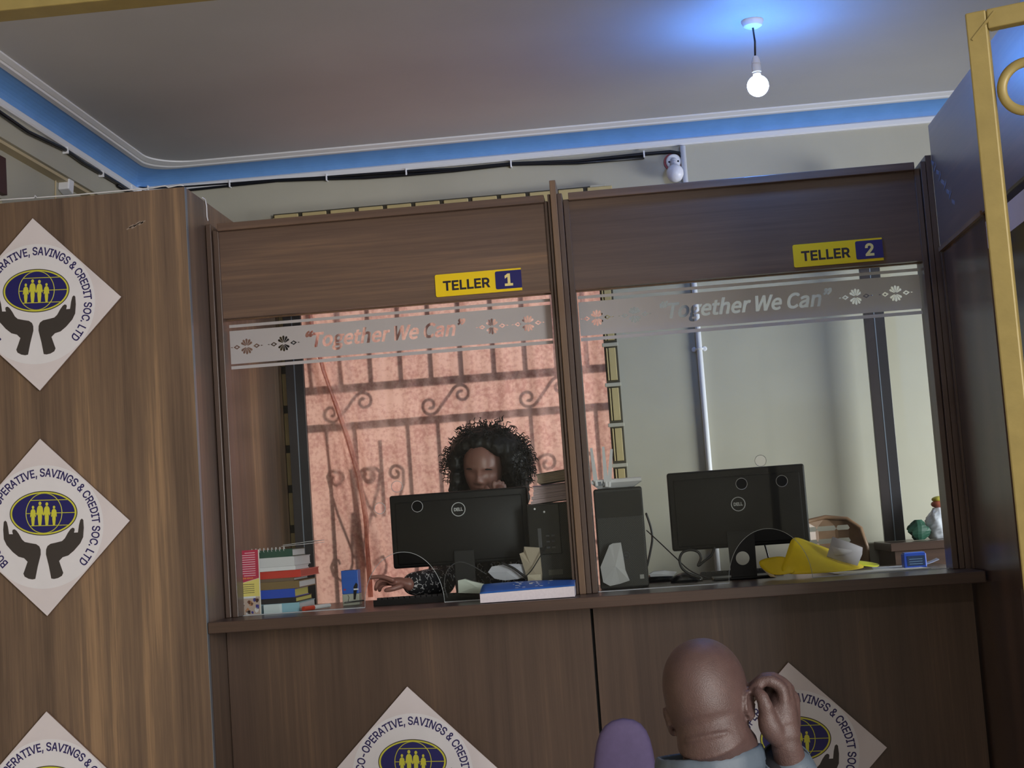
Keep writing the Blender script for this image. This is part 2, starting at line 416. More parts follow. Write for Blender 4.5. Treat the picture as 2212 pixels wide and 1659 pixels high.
def sweep(profile):
    """moulding run along the left wall, round the corner and along the back wall; profile = (distance from wall, z)"""
    rings = []
    def path(d, z):
        rho = d*1.2+.002; cx, cy = XL+d+rho, YB-d-rho
        pts = [(XL+d, -5.0, z), (XL+d, -1.5, z)]
        pts += [(cx-rho*math.cos(a), cy+rho*math.sin(a), z) for a in (PI/2*i/10 for i in range(11))]
        pts += [(3.0, YB-d, z), (5.6, YB-d, z)]
        return pts
    cols = [path(*p) for p in profile]
    return MB().loft([[c[i] for c in cols] for i in range(len(cols[0]))])
struct('trim_1', sweep([(0, 2.795), (.014, 2.795), (.018, 2.801), (.018, 2.818), (.012, 2.824), (0, 2.824)]), WHITEP)
cove = [(.012+.082*(1-math.cos(a)), 2.824+.046*math.sin(a)) for a in (PI/2*i/8 for i in range(9))]
struct('trim_2', sweep([(0, 2.824)]+cove+[(.094, 2.8845), (0, 2.8845)]), BLUEP)
struct('trim_3', sweep([(.088, 2.868), (.108, 2.868), (.112, 2.873), (.116, 2.873), (.134, 2.879), (.134, 2.8848), (.088, 2.8848)]), WHITEP)

# window behind the tellers: khaki steel surround, bars, scrollwork
win = bpy.data.objects.new('window_1', None); COL.objects.link(win); WM[win] = Matrix.Translation((.7, YB, WZ0)); win.matrix_world = WM[win]; tag(win, kind='structure')
b = MB(); b.box(.0145, .06, 1.012, 1.0398, .8, 2.656).box(.0602, .084, .985, 1.0398, .8, 2.60).box(1.325, 1.378, 1.012, 1.0398, .8, 2.656).box(0.06, 1.325, 1.012, 1.0398, 2.60, 2.656)  # includes a hidden inner jamb added to block light leaking past the curtain
b.build('frame', DEEP, win)
b = MB(); z = 2.66
while z > .9:
    for x0, x1 in ((.0145, .036), (1.332, 1.338), (1.342, 1.370)): b.box(x0, x1, 1.0, 1.012, z-.152, z-.022, .002)
    z -= .161
x = .02
while x < 1.33:
    b.box(x, x+.10, 1.0, 1.012, 2.606, 2.650, .003); x += .117
b.build('khaki_strips', KHAKI, win)
b = MB(); z = 2.66
while z > .9:
    b.box(.034, .0, 1.004, 1.012, z-.018, z, 0) if 0 else b.box(1.318, 1.382, 1.004, 1.012, z-.016, z-.001, .002); z -= .161
b.build('cleats', WALL, win)
b = MB()                                                     # burglar bars just behind the curtain
GY = 1.046
def bar(x0, z0, x1, z1, w, t=.006):
    d = Vector((x1-x0, 0, z1-z0)); n = d.cross(Vector((0, 1, 0))).normalized()
    b.obox(((x0+x1)/2, GY, (z0+z1)/2), (d, n, (0, 1, 0)), (d.length/2, w/2, t))
def scroll(pts, r=.0065): b.tube([(x, GY, z) for x, z in pts], r, 8)
def spiral(cx, cz, r0, turns, a0, sgn, n=26): return [(cx+r0*(1-.78*i/n)*math.cos(a0+sgn*2*PI*turns*i/n), cz+r0*(1-.78*i/n)*math.sin(a0+sgn*2*PI*turns*i/n)) for i in range(n+1)]
bar(WX0, 1.920, WX1, 1.920, .032); bar(WX0, 1.767, WX1, 1.767, .030)
for x in (.14, .26, .379, .501, .623, .745, .877, 1.003, 1.13, 1.25): bar(x, 1.92, x, 2.60, .020)
for x in (.19, .30, .515, .637, .76, .885, 1.01, 1.15, 1.27): bar(x, 1.767, x, .86, .016)
for cx in (.27, .665, 1.06):                                 # lying S scrolls between the two flats
    A = spiral(cx-.055, 1.825, .040, 1.25, -.5, -1)[::-1]; B = spiral(cx+.075, 1.862, .040, 1.25, PI-.5, -1)
    scroll(A+B)
def lyre(cx):
    bar(cx, 1.60, cx, 1.12, .015, .006)
    for s in (-1, 1):
        top = [(cx+s*p, q) for p, q in spiral(.070, 1.56, .040, 1.2, PI*.1, 1)][::-1]
        scroll(top+[(cx+s*.095, 1.50), (cx+s*.070, 1.42), (cx+s*.040, 1.33), (cx+s*.012, 1.245)])
        low = [(cx+s*p, q) for p, q in spiral(.075, 1.225, .040, 1.15, PI*.55, -1)][::-1]
        scroll([(cx+s*p, q) for p, q in [(.012, 1.42), (.016, 1.30), (.024, 1.22), (.04, 1.18), (.075, 1.155), (.105, 1.175), (.113, 1.21), (.10, 1.24), (.08, 1.235), (.075, 1.22)]])
lyre(.285); lyre(1.135)
for cx in (.40,):
    bar(cx, 1.70, cx, 1.40, .014)
    for s in (-1, 1):
        scroll([(cx+s*p, q) for p, q in spiral(.055, 1.565, .034, 1.2, PI*.1, 1)][::-1]+[(cx+s*.085, 1.52), (cx+s*.06, 1.45), (cx+s*.03, 1.40)])
b.build('burglar_bars', DARKST, win)

# ------------------------------------------------------------------ tall partition with emblems
PY, PX, PZ = -.209, .013, 2.499
t = thing('partition', 'tall wood-grain partition with three diamond emblem boards beside teller 1', 'partition', (-.6, PY, FZ))
MB().box(-1.6, PX-.0016, PY, PY+.018, FZ, PZ).build('front_board', WV, t)
MB().box(PX-.018, PX, PY+.0182, 1.0395, FZ, PZ).build('side_board', WV, t)
MB().box(PX-.0014, PX+.0006, PY-.0004, PY+.018, FZ, PZ).build('edge_strip', LINEST, t)
b = MB()                                                     # chalky smear
sm = at(290, 488, Y=PY)
for i in range(7): b.obox((sm.x-.018+.008*i, PY-.0002, sm.z-.006+.003*i+.003*math.sin(i*2)), ((1, 0, .5), (0, 1, 0), (-.5, 0, 1)), (.009, .0002, .002+.001*(i % 3)))
b.build('smear', mat('chalk_smear', (150, 134, 122), .8), t)

# ------------------------------------------------------------------ counter ledge, lower panels, frames
t = thing('counter', 'long brown counter ledge running below both teller windows', 'counter', (1.2, 0, FZ))
MB().box(PX+.002, 2.456, PY, .62, 1.042, 1.078, .003).build('worktop', WHD, t)
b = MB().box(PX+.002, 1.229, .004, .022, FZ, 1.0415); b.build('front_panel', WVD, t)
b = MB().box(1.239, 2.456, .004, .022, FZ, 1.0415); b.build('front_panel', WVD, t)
MB().box(1.20, 1.27, .022, .04, FZ, 1.0415).build('gap_backing', BLACKM, t)
for q0, q1 in ((PX+.002, PX+.03), (2.42, 2.456)): MB().box(q0, q1, .03, .6, FZ, 1.0415).build('end_panel', WVD, t)

CTR = 1.0785
FTOP, FBOT, GYP = 2.414, 2.088, .075
def petals(cx, cz, k):
    """cut-out ornament: ten petals with a small diamond and a tip on each side"""
    out = []
    for i in range(5):
        for sgn in (1, -1):
            a = PI/2*sgn + (i-2)*.46; L = (.027 if i == 2 else .0265 if i in (1, 3) else .0235)*k
            d = (math.cos(a), math.sin(a)); n = (-d[1], d[0]); w = .0042*k
            P = [(.0045*k, .0008*k), (L*.6, w*.72), (L*.85, w), (L, w*.45), (L, -w*.45), (L*.85, -w), (L*.6, -w*.72), (.0045*k, -.0008*k)]
            out.append([(cx+d[0]*p+n[0]*q, cz+d[1]*p+n[1]*q) for p, q in P])
    for s in (1, -1):
        x0 = cx+s*.0345*k
        out.append([(x0-.012*k, cz), (x0, cz+.008*k), (x0+.012*k, cz), (x0, cz-.008*k)])
        out.append([(x0-.005*k, cz), (x0, cz+.0035*k), (x0+.005*k, cz), (x0, cz-.0035*k)])
        out.append([(x0+s*.015*k, cz+.002*k), (x0+s*.022*k, cz+.0004*k), (x0+s*.022*k, cz-.0004*k), (x0+s*.015*k, cz-.002*k)])
    return out
def booth(x0, x1, num, sl, sr, arch, holes, tx, tw, orn, label, fascia_m):
    """framed teller window between x0 and x1; sl, sr = widths of the side stiles"""
    t = thing('teller_window', label, 'teller window', ((x0+x1)/2, 0, CTR))
    b = MB()
    b.box(x0, x0+sl*.45, 0, .12, CTR, FTOP, .002).box(x0+sl*.5, x0+sl, .012, .12, CTR, FTOP-.02, .002); b.build('stile', WE, t)
    b = MB()
    b.box(x1-sr*.45, x1, 0, .12, CTR, FTOP, .002).box(x1-sr, x1-sr*.5, .012, .12, CTR, FTOP-.02, .002); b.build('stile', WE, t)
    b = MB(); b.box(x0+sl, x1-sr, 0, .12, FTOP-.026, FTOP, .002); b.build('top_rail', WH, t)
    MB().box(x0+sl, x1-sr, .022, .06, FBOT, FTOP-.0262).build('fascia', fascia_m, t)
    MB().box(x0+sl, x1-sr, .0605, .075, FBOT-.003, FBOT+.03).build('glazing_bead', WEL, t)
    # pane with its pass-through arch and three round speak holes
    gx0, gx1, z1 = x0+sl*.8, x1-sr*.8, FBOT+.02
    a0, a1, at_ = arch
    ac, ar = (a0+a1)/2, (a1-a0)/2
    P = [(gx0, CTR+.001), (a0, CTR+.001)]+[(ac+ar*math.cos(q), CTR+.001+(at_-CTR)*math.sin(q)) for q in (PI-PI*i/28 for i in range(29))]+[(a1, CTR+.001), (gx1, CTR+.001), (gx1, z1), (gx0, z1)]
    Q = [p for i, p in enumerate(P) if i == 0 or (abs(p[0]-P[i-1][0])+abs(p[1]-P[i-1][1])) > 1e-6]
    g = link('glass_pane', stand(flat([Q]+[circ(hx, hz, .0185) for hx, hz in holes], .006), XZ(0, GYP+.0035, 0)), GLASS, t)
    # polished rims of the cut-outs
    b = MB()
    for hx, hz in holes: b.tube([(hx+.0187*math.cos(q), GYP+.003, hz+.0187*math.sin(q)) for q in (2*PI*i/30 for i in range(30))], .0009, 5, closed=True)
    b.tube([(ac+ar*math.cos(q), GYP+.003, CTR+.001+(at_-CTR)*math.sin(q)) for q in (PI-PI*i/40 for i in range(41))], .0009, 5)
    b.box(gx0, a0, GYP, GYP+.006, CTR-.0005, CTR+.002).box(a1, gx1, GYP, GYP+.006, CTR-.0005, CTR+.002)
    link('cut_edge', b.mesh('cut_edge'), mat('glass_edge_%d' % num, (190, 196, 200), .2), g)
    # frosted strip with lettering and ornaments left clear
    zb0, zb1 = FBOT-.152, FBOT-.037; zc = (zb0+zb1)/2
    bz = text_holes('\u201cTogether We Can\u201d', .012, .25, tx, zc, tw)
    R = [[(gx0+.012, zb0), (gx1-.012, zb0), (gx1-.012, zb1), (gx0+.012, zb1)]]
    for ox in orn: R += petals(ox, zc, 1.0)
    link('frosted_strip', stand(flat(R, .0006, bz), XZ(0, GYP-.0006, 0)), FROST, g)
    b = MB().box(gx0+.012, gx1-.012, GYP-.001, GYP-.0002, zb1+.011, zb1+.021).box(gx0+.012, gx1-.012, GYP-.001, GYP-.0002, zb0-.018, zb0-.007)
    link('frosted_lines', b.mesh('frosted_lines'), FROST, g)
    return t
A = lambda x, y: (at(x, y, Y=GYP).x, at(x, y, Y=GYP).z)
arch1 = (A(788, 1310)[0], A(960, 1297)[0], A(870, 1193)[1]); arch2 = (A(1575, 1254)[0], A(1755, 1243)[0], A(1665, 1142)[1])
ox = lambda *q: [A(p, 690)[0] for p in q]
booth(.016, 1.200, 1, .040, .022, arch1, [A(901, 1094), A(857, 1051), A(820, 1098)], A(832, 712)[0], .555, ox(530, 610, 1062, 1140),
      'wood-framed glass window of teller 1 in front of the peach curtain', WH)
booth(1.222, 2.440, 2, .038, .036, arch2, [A(1602, 1045), A(1689, 1039), A(1643, 995)], A(1610, 645)[0], .575, ox(1290, 1372, 1853, 1940),
      'wood-framed glass window of teller 2 in front of the pale wall', wood('wood_fascia_b', 'x', [(p, tuple(int(c*.93) for c in q)) for p, q in ST2], seed=3.1, broad=6))
tag(MB().box(1.2006, 1.2214, -.012, .14, CTR, 2.458, .002).build('divider_post', WEL), 'slim wooden upright rising between the two teller windows', 'post')

# ------------------------------------------------------------------ TELLER plates
def plate(c0, num, label):
    """c0 = lower corner beside the word"""
    L, Hh, Y = .292, .076, .022
    x, z = c0
    t = thing('teller_sign', label, 'sign', (x, Y, z), group='yellow teller signs')
    P = [(x+.006, z), (x+L, z), (x+L, z+Hh), (x+.006, z+Hh)]+circ(x+.006, z+Hh-.006, .006, 5, a0=PI/2, a1=PI)[1:]+circ(x+.006, z+.006, .006, 5, a0=PI, a1=PI*1.5)[:-1]
    link('plate', stand(flat([P], .005), XZ(0, Y-.0026, 0)), YEL, t)
    n0 = x+L-.088
    Q = [(n0+.006, z+.009), (x+L+.0005, z+.009), (x+L+.0005, z+Hh-.006), (n0+.006, z+Hh-.006)]+circ(n0+.006, z+Hh-.012, .006, 5, a0=PI/2, a1=PI)[1:]+circ(n0+.006, z+.015, .006, 5, a0=PI, a1=PI*1.5)[:-1]
    nb = link('number_panel', stand(flat([Q], .001), XZ(0, Y-.0056, 0)), SNAVY, t)
    link('lettering', stand(text_mesh('TELLER', .0305, .026, .160), XZ(x+.106, Y-.0054, z+.0355)), SBLACK, t)
    link('numeral', stand(text_mesh(num, .0375, .03), XZ(n0+.045, Y-.0064, z+.039)), SCREAM, nb)
p = at(942, 642, Y=.016); plate((p.x, p.z), '1', 'yellow and navy plate reading TELLER 1')
p = at(1716, 578, Y=.016); plate((p.x, p.z), '2', 'yellow and navy plate reading TELLER 2')

# ------------------------------------------------------------------ diamond emblem boards
def emblem(c, Y, label, tilt=-.045):
    """square board hung on its point, printed disc on it; c = (x, z) of its centre"""
    h = .286
    t = thing('emblem_board', label, 'sign', (c[0], Y, c[1]-h), group='diamond emblem boards')
    M0 = XZ(c[0], Y, c[1]); MR = M0 @ Matrix.Rotation(tilt, 4, 'Z')
    MB(M0).prism([(0, h, .002), (h, 0, .002), (0, -h, .002), (-h, 0, .002)], (0, 0, .010)).build('backing', BOARDE, t)
    MB(M0).prism([(0, h, .0122), (h, 0, .0122), (0, -h, .0122), (-h, 0, .0122)], (0, 0, .003)).build('face', BOARDW, t)
    def lay(name, polys, m, z, par, th=.0004, MM=MR):
        me = flat(polys, th); me.transform(MM @ Matrix.Translation((0, 0, z))); return link(name, me, m, par)
    R = .199
    disc = lay('disc', [circ(0, 0, R, 72)], DISCW, .0155, t)
    me = text_mesh('BUGADDE CO-OPERATIVE, SAVINGS & CREDIT SOC. LTD', .0255, .016, .800, .0004)
    v = np.empty(len(me.vertices)*3); me.vertices.foreach_get('co', v); v = v.reshape(-1, 3)
    w = v[:, 0].max()-v[:, 0].min(); v[:, 0] = (v[:, 0]-v[:, 0].min())/w-.5
    ang = v[:, 0]*math.radians(268); rr = .1755+v[:, 1]*1.0
    v2 = np.stack([rr*np.sin(ang), rr*np.cos(ang), v[:, 2]+.0160], -1); me.vertices.foreach_set('co', v2.ravel()); me.transform(MR); me.update()
    link('ring_lettering', me, INK, disc)
    ec = (0, .044); a, q = .110, .069
    oval = lay('oval', [circ(*ec, a+.003, 64, q+.003)], HANDG, .0158, disc)
    lay('oval_rim', [circ(*ec, a, 64, q)], LEMON, .0161, disc)
    # the navy field is cut by the yellow globe lines
    inn = lambda k: circ(*ec, a-.0055, 64, q-.0045)
    lay('oval_field', [inn(1)], NAVY, .0164, disc)
    b = MB(MR @ Matrix.Translation((0, 0, .0168)))
    ga, gq, gx = .060, .0645, ec[0]+.002
    b.tube([(gx+ga*math.cos(s), ec[1]+gq*math.sin(s), 0) for s in (2*PI*i/48 for i in range(48))], .0014, 5, closed=True, squash=(1, .2) if 0 else None)
    for dz in (-.040, 0, .042):
        xl = gx-ga*math.sqrt(max(0, 1-(dz/gq)**2)); xr = ec[0]+(a-.005)*math.sqrt(1-(dz/q)**2)
        b.tube([(xl, ec[1]+dz, 0), (xr, ec[1]+dz, 0)], .0013, 5)
    link('globe_lines', b.mesh('globe_lines'), LEMON, disc)
    P = []
    for x, k, s in ((-.034, .90, 0), (-.011, 1.08, 0), (.012, 1.04, 0), (.036, .88, 0)):
        z0 = ec[1]-.040
        body = [(-.004, 0), (-.0065, .022), (-.0062, .036), (-.0098, .030), (-.0108, .034), (-.0085, .054), (-.004, .060), (.004, .060), (.0085, .054), (.0108, .034), (.0098, .030), (.0062, .036), (.0065, .022), (.004, 0)]
        P.append([(x+u*k, z0+v_*k) for u, v_ in body]); P.append([(x+u*1.0, z0+.0665*k+v_*1.0) for u, v_ in circ(0, 0, .0046*k, 14, .0056*k)])
    lay('figures', P, LEMON, .0178, disc)
    Z = 459.0
    hand = [(418, 1240), (400, 1150), (377, 1060), (378, 1025), (388, 1000), (412, 983), (455, 975), (500, 965), (522, 945), (545, 905), (565, 878), (580, 868), (594, 872), (597, 885), (592, 905), (622, 904), (630, 850), (640, 812), (652, 802), (663, 812), (667, 870), (662, 940), (640, 985), (592, 1038), (548, 1073), (505, 1085), (478, 1112), (495, 1160), (510, 1200), (500, 1222), (470, 1238), (440, 1244)]
    G = [((x-357)/Z*R, -(y-856)/Z*R) for x, y in hand]
    lay('hands', [G, [(-x, y) for x, y in G][::-1]], HANDG, .0159, disc)
    return t
for q, lab in (((82, 658), 'diamond emblem board topmost on the tall wood-grain partition'), ((98, 1138), 'diamond emblem board in the middle of the three on the tall partition'), ((112, 1732), 'diamond emblem board lowest on the tall partition, only its peak in view')):
    p = at(*q, Y=PY); emblem((p.x, p.z), PY, lab)
p = at(881, 1482, Y=.004); emblem((p.x, p.z-.286), .004, 'diamond emblem board on the panel under the window of teller 1')
p = at(1702, 1430, Y=.004); emblem((p.x, p.z-.286), .004, 'diamond emblem board partly hidden behind the bald man', -.03)

# ------------------------------------------------------------------ return partition of the side bay
XR = 2.4605
t = thing('side_partition', 'dark glossy wood partition coming forward from the end of the counter', 'partition', (XR, -1, FZ))
MB().box(XR, XR+.02, -2.0, .0, 2.115, 2.53).build('fascia', WY, t)
MB().box(2.4412, XR-.0002, .001, .125, 1.0785, 2.432).build('filler_strip', WE, t)
MB().box(XR+.004, XR+.022, -.60, .13, FZ, 2.113).build('front_panel', wood('wood_side', 'z', [(.3, (52, 42, 40)), (.5, (72, 56, 50)), (.62, (98, 72, 58)), (.72, (118, 88, 68))], seed=8.0, rough=.25), t)
MB().box(XR-.006, XR+.018, -.60, -.001, 2.108, 2.122).build('trim_strip', WEL, t)
MB().box(XR-.003, XR+.0035, -.03, -.014, 1.079, 2.10).build('stile', WE, t)
MB().box(XR-.003, XR+.02, -2.0, -1.9502, FZ, 2.107).build('stile', WE, t)
MB().box(XR, XR+.02, -1.95, -.6002, FZ, 1.0398).build('kick_panel', WVD, t)
MB().box(XR+.008, XR+.018, -1.95, -.6, 1.04, 2.112).build('dark_interior_sheet', mat('dark_interior_gloss', (40, 34, 36), .2), t)  # opaque sheet in place of glass: dark interior painted in, stops light
MB().box(XR+.0066, XR+.0078, -1.95, -.6, 2.010, 2.088).build('frosted_strip', mat('pale_film', (205, 195, 200), .5), t)
b = MB(); 
for i in range(9):
    y = -.02-.03*i; b.obox((XR-.0006, y, 2.40-.022*i+.006*math.sin(i*3)), ((0, 1, .4*(-1)**i), (0, -.4, 1), (1, 0, 0)), (.020, .006, .0008))
b.build('torn_film', mat('torn_film', (120, 116, 124), .3), t)
MB().box(XR+.021, 5.6, -2.02, -2.0, FZ, 2.53).build('light_block_board', WV, t)  # unseen board added to keep doorway light out of the teller side
# ------------------------------------------------------------------ curtain, uprights, pipe, shelf
def cur(u, v):
    x = .086+(1.333-.086)*u; z = .80+(2.60-.80)*v
    d = .010*math.sin(x*46+1.2*math.sin(z*1.6))*(.45+.55*v) + .006*math.sin(x*97+z*2)
    k = x-.20-.28*(2.05-z)*.62                                     # slanting fold sweeping down from the top corner
    d += -.062*math.exp(-(k/.022)**2)-.040*math.exp(-((k+.070)/.018)**2)-.030*math.exp(-((k-.065)/.02)**2)-.030*math.exp(-((x-1.24+.10*(2.1-z))/.016)**2)
    
    return (x, 1.020+.6*d, z)
o = MB().sheet(cur, 260, 40).build('curtain', CURT, None, smooth=True)
tag(o, 'peach curtain drawn over the barred window behind teller 1', 'curtain')
def fold(pix, w0, w1, nm):
    P = [at(x, y, Y=.985) for x, y in pix]; Q = []
    for i in range(len(P)-1):
        for k in range(6): Q.append(P[i].lerp(P[i+1], k/6))
    Q.append(P[-1]); n = len(Q)
    def f(u, v):
        c = Q[min(n-1, int(round(v*(n-1))))]; w = w0+(w1-w0)*v
        return (c.x+(u-.5)*w, .992-.016*math.sin(PI*u)+.003*math.sin(u*9+v*4), c.z)
    return MB().sheet(f, 10, n-1).build(nm, CURT, o, smooth=True)
fold([(664, 640), (676, 720), (698, 800), (728, 880), (752, 950), (775, 1030), (790, 1120), (800, 1290)], .016, .020, 'fold')
def upright(x0, x1, y0, y1, z0, z1, label):
    t = thing('steel_upright', label, 'post', ((x0+x1)/2, y0, z0), group='dark steel uprights')
    m = (x0+x1)/2
    MB().box(x0, m-.002, y0, y1, z0, z1, .001).build('side_leaf', mat('brown_steel', (50, 44, 46), .4), t)
    MB().box(m+.002, x1, y0, y1, z0, z1, .001).build('side_leaf', DARKST, t)
    MB().box(m-.002, m+.002, y0-.001, y1, z0, z1).build('bright_seam', LINEST, t)
p0, p1 = at(619, 800, Y=.96), at(656, 800, Y=.95); upright(p0.x, p1.x, .940, .962, FZ, 2.60, 'dark steel upright beside the peach curtain, next to khaki strips')
p0, p1 = at(1866, 680, Y=.9), at(1910, 680, Y=.9); upright(p0.x, p1.x, .90, .925, 1.156, 2.60, 'dark steel upright standing on the low shelf behind teller 2')
px = 1.703
t = thing('conduit_pipe', 'thin white conduit pipe running up the pale wall behind teller 2', 'pipe', (px, 1.025, FZ))
MB().tube([(px, 1.026, FZ), (px, 1.026, 2.79)], .0115, 14).build('pipe', WHITE, t, smooth=True)
for z in (1.35 if 0 else .7, 1.964, 2.45):
    b = MB().tube([(px+.0135*math.cos(a), 1.026-.0135*math.sin(a), z) for a in (PI*i/10 for i in range(11))], .0035, 6)
    for s in (-1, 1): b.lathe([(.0, 0), (.010, 0), (.010, .004), (.006, .0055), (0, .0055)], 12, (px+s*.021, 1.039, z), Matrix.Rotation(PI/2, 3, 'X'))
    b.box(px-.02, px+.02, 1.034, 1.039, z-.005, z+.005).build('saddle_clip', WHITE, t)
t = thing('low_shelf', 'dark low shelf unit in the far corner behind teller 2', 'shelf', (2.48, .9, FZ))
MB().box(2.315, 2.70, .64, 1.03, 1.125, 1.155, .002).build('shelf_top', WHD, t)
MB().box(2.33, 2.69, .65, 1.03, FZ, 1.1245).build('body', WHD, t)

# ------------------------------------------------------------------ lamps, cables, junction box
BULBB = emit_mat('lit_bulb_glow', (.72, .86, 1.0), 5)
c = at(1625, 47, Z=CZ-.004); cy = c.y
t = thing('pendant_lamp', 'lit blue-white bulb hanging on a short dark cord from the ceiling', 'lamp', (c.x, cy, CZ-.24))
MB().lathe([(.0, -.024), (.020, -.024), (.030, -.018), (.036, -.004), (.036, 0)], 28, (c.x, cy, CZ-.0005)).build('ceiling_rose', WHITE, t, smooth='auto')
MB().tube([(c.x, cy, CZ-.022), (c.x+.003, cy, CZ-.07), (c.x-.001, cy, CZ-.125)], .0032, 8).build('cord', CABLEM, t, smooth=True)
zb = CZ-.125
MB().lathe([(.0, .006), (.008, .006), (.011, 0), (.0145, -.012), (.0148, -.018), (.0138, -.019), (.0138, -.022), (.0152, -.023), (.0155, -.046), (.0125, -.048), (.012, -.055), (0, -.055)], 24, (c.x, cy, zb)).build('bulb_holder', WHITE, t, smooth='auto')
prof = [(.0115, -.050), (.013, -.058), (.022, -.072)]+[(.0325*math.cos(a), -.092+.0325*math.sin(a)) for a in (.5-(.5+PI/2)*i/12 for i in range(13))]
MB().lathe(prof, 28, (c.x, cy, zb)).build('bulb', BULBB, t, smooth=True)
l = bpy.data.lights.new('bulb_light', 'POINT'); l.energy = 115; l.color = (.07, .30, 1.0); l.shadow_soft_size = .034
lo = bpy.data.objects.new('bulb_light', l); COL.objects.link(lo); lo.location = (c.x, cy, zb-.092); lo.visible_camera = False if 0 else True

c = at(1455, 349, Y=YB-.01)
t = thing('wall_lamp', 'unlit white bulb in a wall holder under the black cable', 'lamp', (c.x, YB, c.z-.1))
RX = Matrix.Rotation(PI/2, 3, 'X')
MB().lathe([(0, .0), (.036, .0), (.036, .006), (0, .006)], 28, (c.x-.003, YB-.0005, c.z), RX).build('back_plate', mat('red_plate', (150, 62, 62), .5), t)
MB().lathe([(0, .006), (.031, .006), (.030, .014), (.026, .018), (0, .018)], 28, (c.x, YB-.0005, c.z), RX).build('holder_base', WHITE, t, smooth='auto')
for s in (-1, 1): MB().ell((c.x+s*.018, YB-.019, c.z-.002), (.004, .002, .004)).build('screw', BLACK, t)
d = Vector((0, -.55, -.83)).normalized(); Rb = Vector((0, 0, 1)).rotation_difference(d).to_matrix()
MB().lathe([(0, 0), (.0135, 0), (.0145, .012), (.0135, .013), (.0145, .026), (.0135, .027), (.0145, .036), (0, .036)], 20, (c.x, YB-.014, c.z+.006), Rb).build('socket', mat('grey_white', (190, 190, 200), .5), t, smooth='auto')
MB().lathe([(.0, .034), (.013, .034), (.018, .044), (.029, .056), (.034, .070), (.034, .085), (.028, .102), (.014, .112), (0, .114)], 28, (c.x, YB-.014, c.z+.006), Rb).build('bulb', mat('opal_bulb', (222, 222, 230), .35), t, smooth=True)

def wallpt(x, y): return at(x, y, Y=YB-.012)
top = [(283, 405), (321, 408), (400, 404), (497, 397), (600, 389), (706, 383), (790, 377), (878, 371), (980, 366), (1104, 354), (1250, 348), (1391, 333), (1448, 328), (1468, 331), (1476, 345)]
t = thing('cable_run', 'bundle of black cables clipped along the wall under the blue cornice', 'cable', (.6, YB, 2.75))
lw = [at(x, y, X=XL+.012) for x, y in ((0, 243), (60, 285), (140, 323), (180, 352), (218, 374), (255, 396))]
pts = [Vector((XL+.012, -.9, 2.790)), Vector((XL+.012, -.5, 2.790))]+lw+[Vector((XL+.014, YB-.014, 2.785))]+[wallpt(*q) for q in top]
MB().tube(pts, .0075, 8).build('cable', CABLEM, t, smooth=True)
pts2 = [p+Vector((0, -.003, -.010+.006*math.sin(i*1.3))) for i, p in enumerate(pts[7:-3])]
MB().tube(pts2, .0055, 8).build('cable', CABLEM, t, smooth=True)
for x, y in ((321, 408), (497, 397), (706, 383), (878, 371), (1104, 354), (1391, 333)):
    p = wallpt(x, y)
    MB().box(p.x-.003, p.x+.003, p.y-.012, YB-.0005, p.z-.016, p.z+.012, .001).build('cable_clip', WHITE, t)
for x, y in ((142, 324), (219, 375), (281, 405)):
    p = at(x, y, X=XL+.012)
    MB().box(XL+.0005, p.x+.010, p.y-.004, p.y+.004, p.z-.014, p.z+.011, .001).build('cable_clip', WHITE, t)
# thin white wire lying on the partition's top and dropping at its end
w = [(0, 434), (40, 431), (74, 429), (76, 424), (80, 429), (150, 424), (250, 415), (330, 408), (357, 403), (364, 407), (390, 401), (397, 403)]
pts = [at(x, y, Y=PY+.006)+Vector((0, 0, .003)) for x, y in w]
t = thing('white_wire', 'thin white wire along the top edge of the tall partition', 'wire', (-.3, PY, PZ))
MB().tube([Vector((-.9, PY+.006, PZ+.003))]+pts, .0022, 6).build('wire', WHITE, t, smooth=True)
q = [at(x, y, X=PX+.003) for x, y in ((437, 427), (443, 431), (446, 445), (447, 468), (449, 476))]
MB().tube(q, .0025, 6, round_ends=True).build('wire_drop', WHITE, t, smooth=True)
c = at(142, 397, X=XL-.03)
t = thing('junction_box', 'small white box fixed under the wall beam above the tall partition', 'box', c)
MB().obox((XL-.028, c.y, c.z), ((1, 0, 0), (0, 1, -.28), (0, .28, 1)), (.021, .024, .034), .004).build('box', WHITE, t)
MB().tube([(XL-.04, c.y-.03, c.z+.03), (XL-.045, c.y-.055, c.z+.02), (XL-.046, c.y-.062, c.z-.04), (XL-.046, c.y-.064, c.z-.14)], .003, 6).build('flex', BEAMP, t)
c = at(3, 375, X=XL-.045)
tag(MB().box(XL-.0495, XL-.03, c.y-.22, c.y+.006, 2.53, c.z+.052).build('wall_board', mat('dark_red_board', (64, 34, 32), .5)), 'dark red board on the wall above the partition at the picture edge', 'board')

# ------------------------------------------------------------------ gold painted steel
c = at(2083, 28, Y=-2.3)
ang = math.radians(-22); ax = Vector((math.cos(ang), math.sin(ang), 0)); ay = Vector((-ax.y, ax.x, 0))
t = thing('gold_gate', 'gold painted steel gate leaf with a ring, standing open at the side', 'gate', (c.x, -2.3, FZ))
Mg = Matrix(((ax.x, ay.x, 0, c.x), (ax.y, ay.y, 0, -2.3), (0, 0, 1, 0), (0, 0, 0, 1)))
zt = c.z
b = MB(Mg).box(0, .036, 0, .026, FZ+.02, zt-.001, .003); b.build('upright', GOLD, t)
MB(Mg).box(.80, .836, 0, .026, FZ+.02, zt-.001, .003).build('upright', GOLD, t)
MB(Mg).box(.0363, .7997, 0, .026, zt-.036, zt-.001, .003).build('cross_bar', GOLD, t)
MB(Mg).box(.0363, .7997, 0, .026, FZ+.05, FZ+.09, .003).build('cross_bar', GOLD, t)
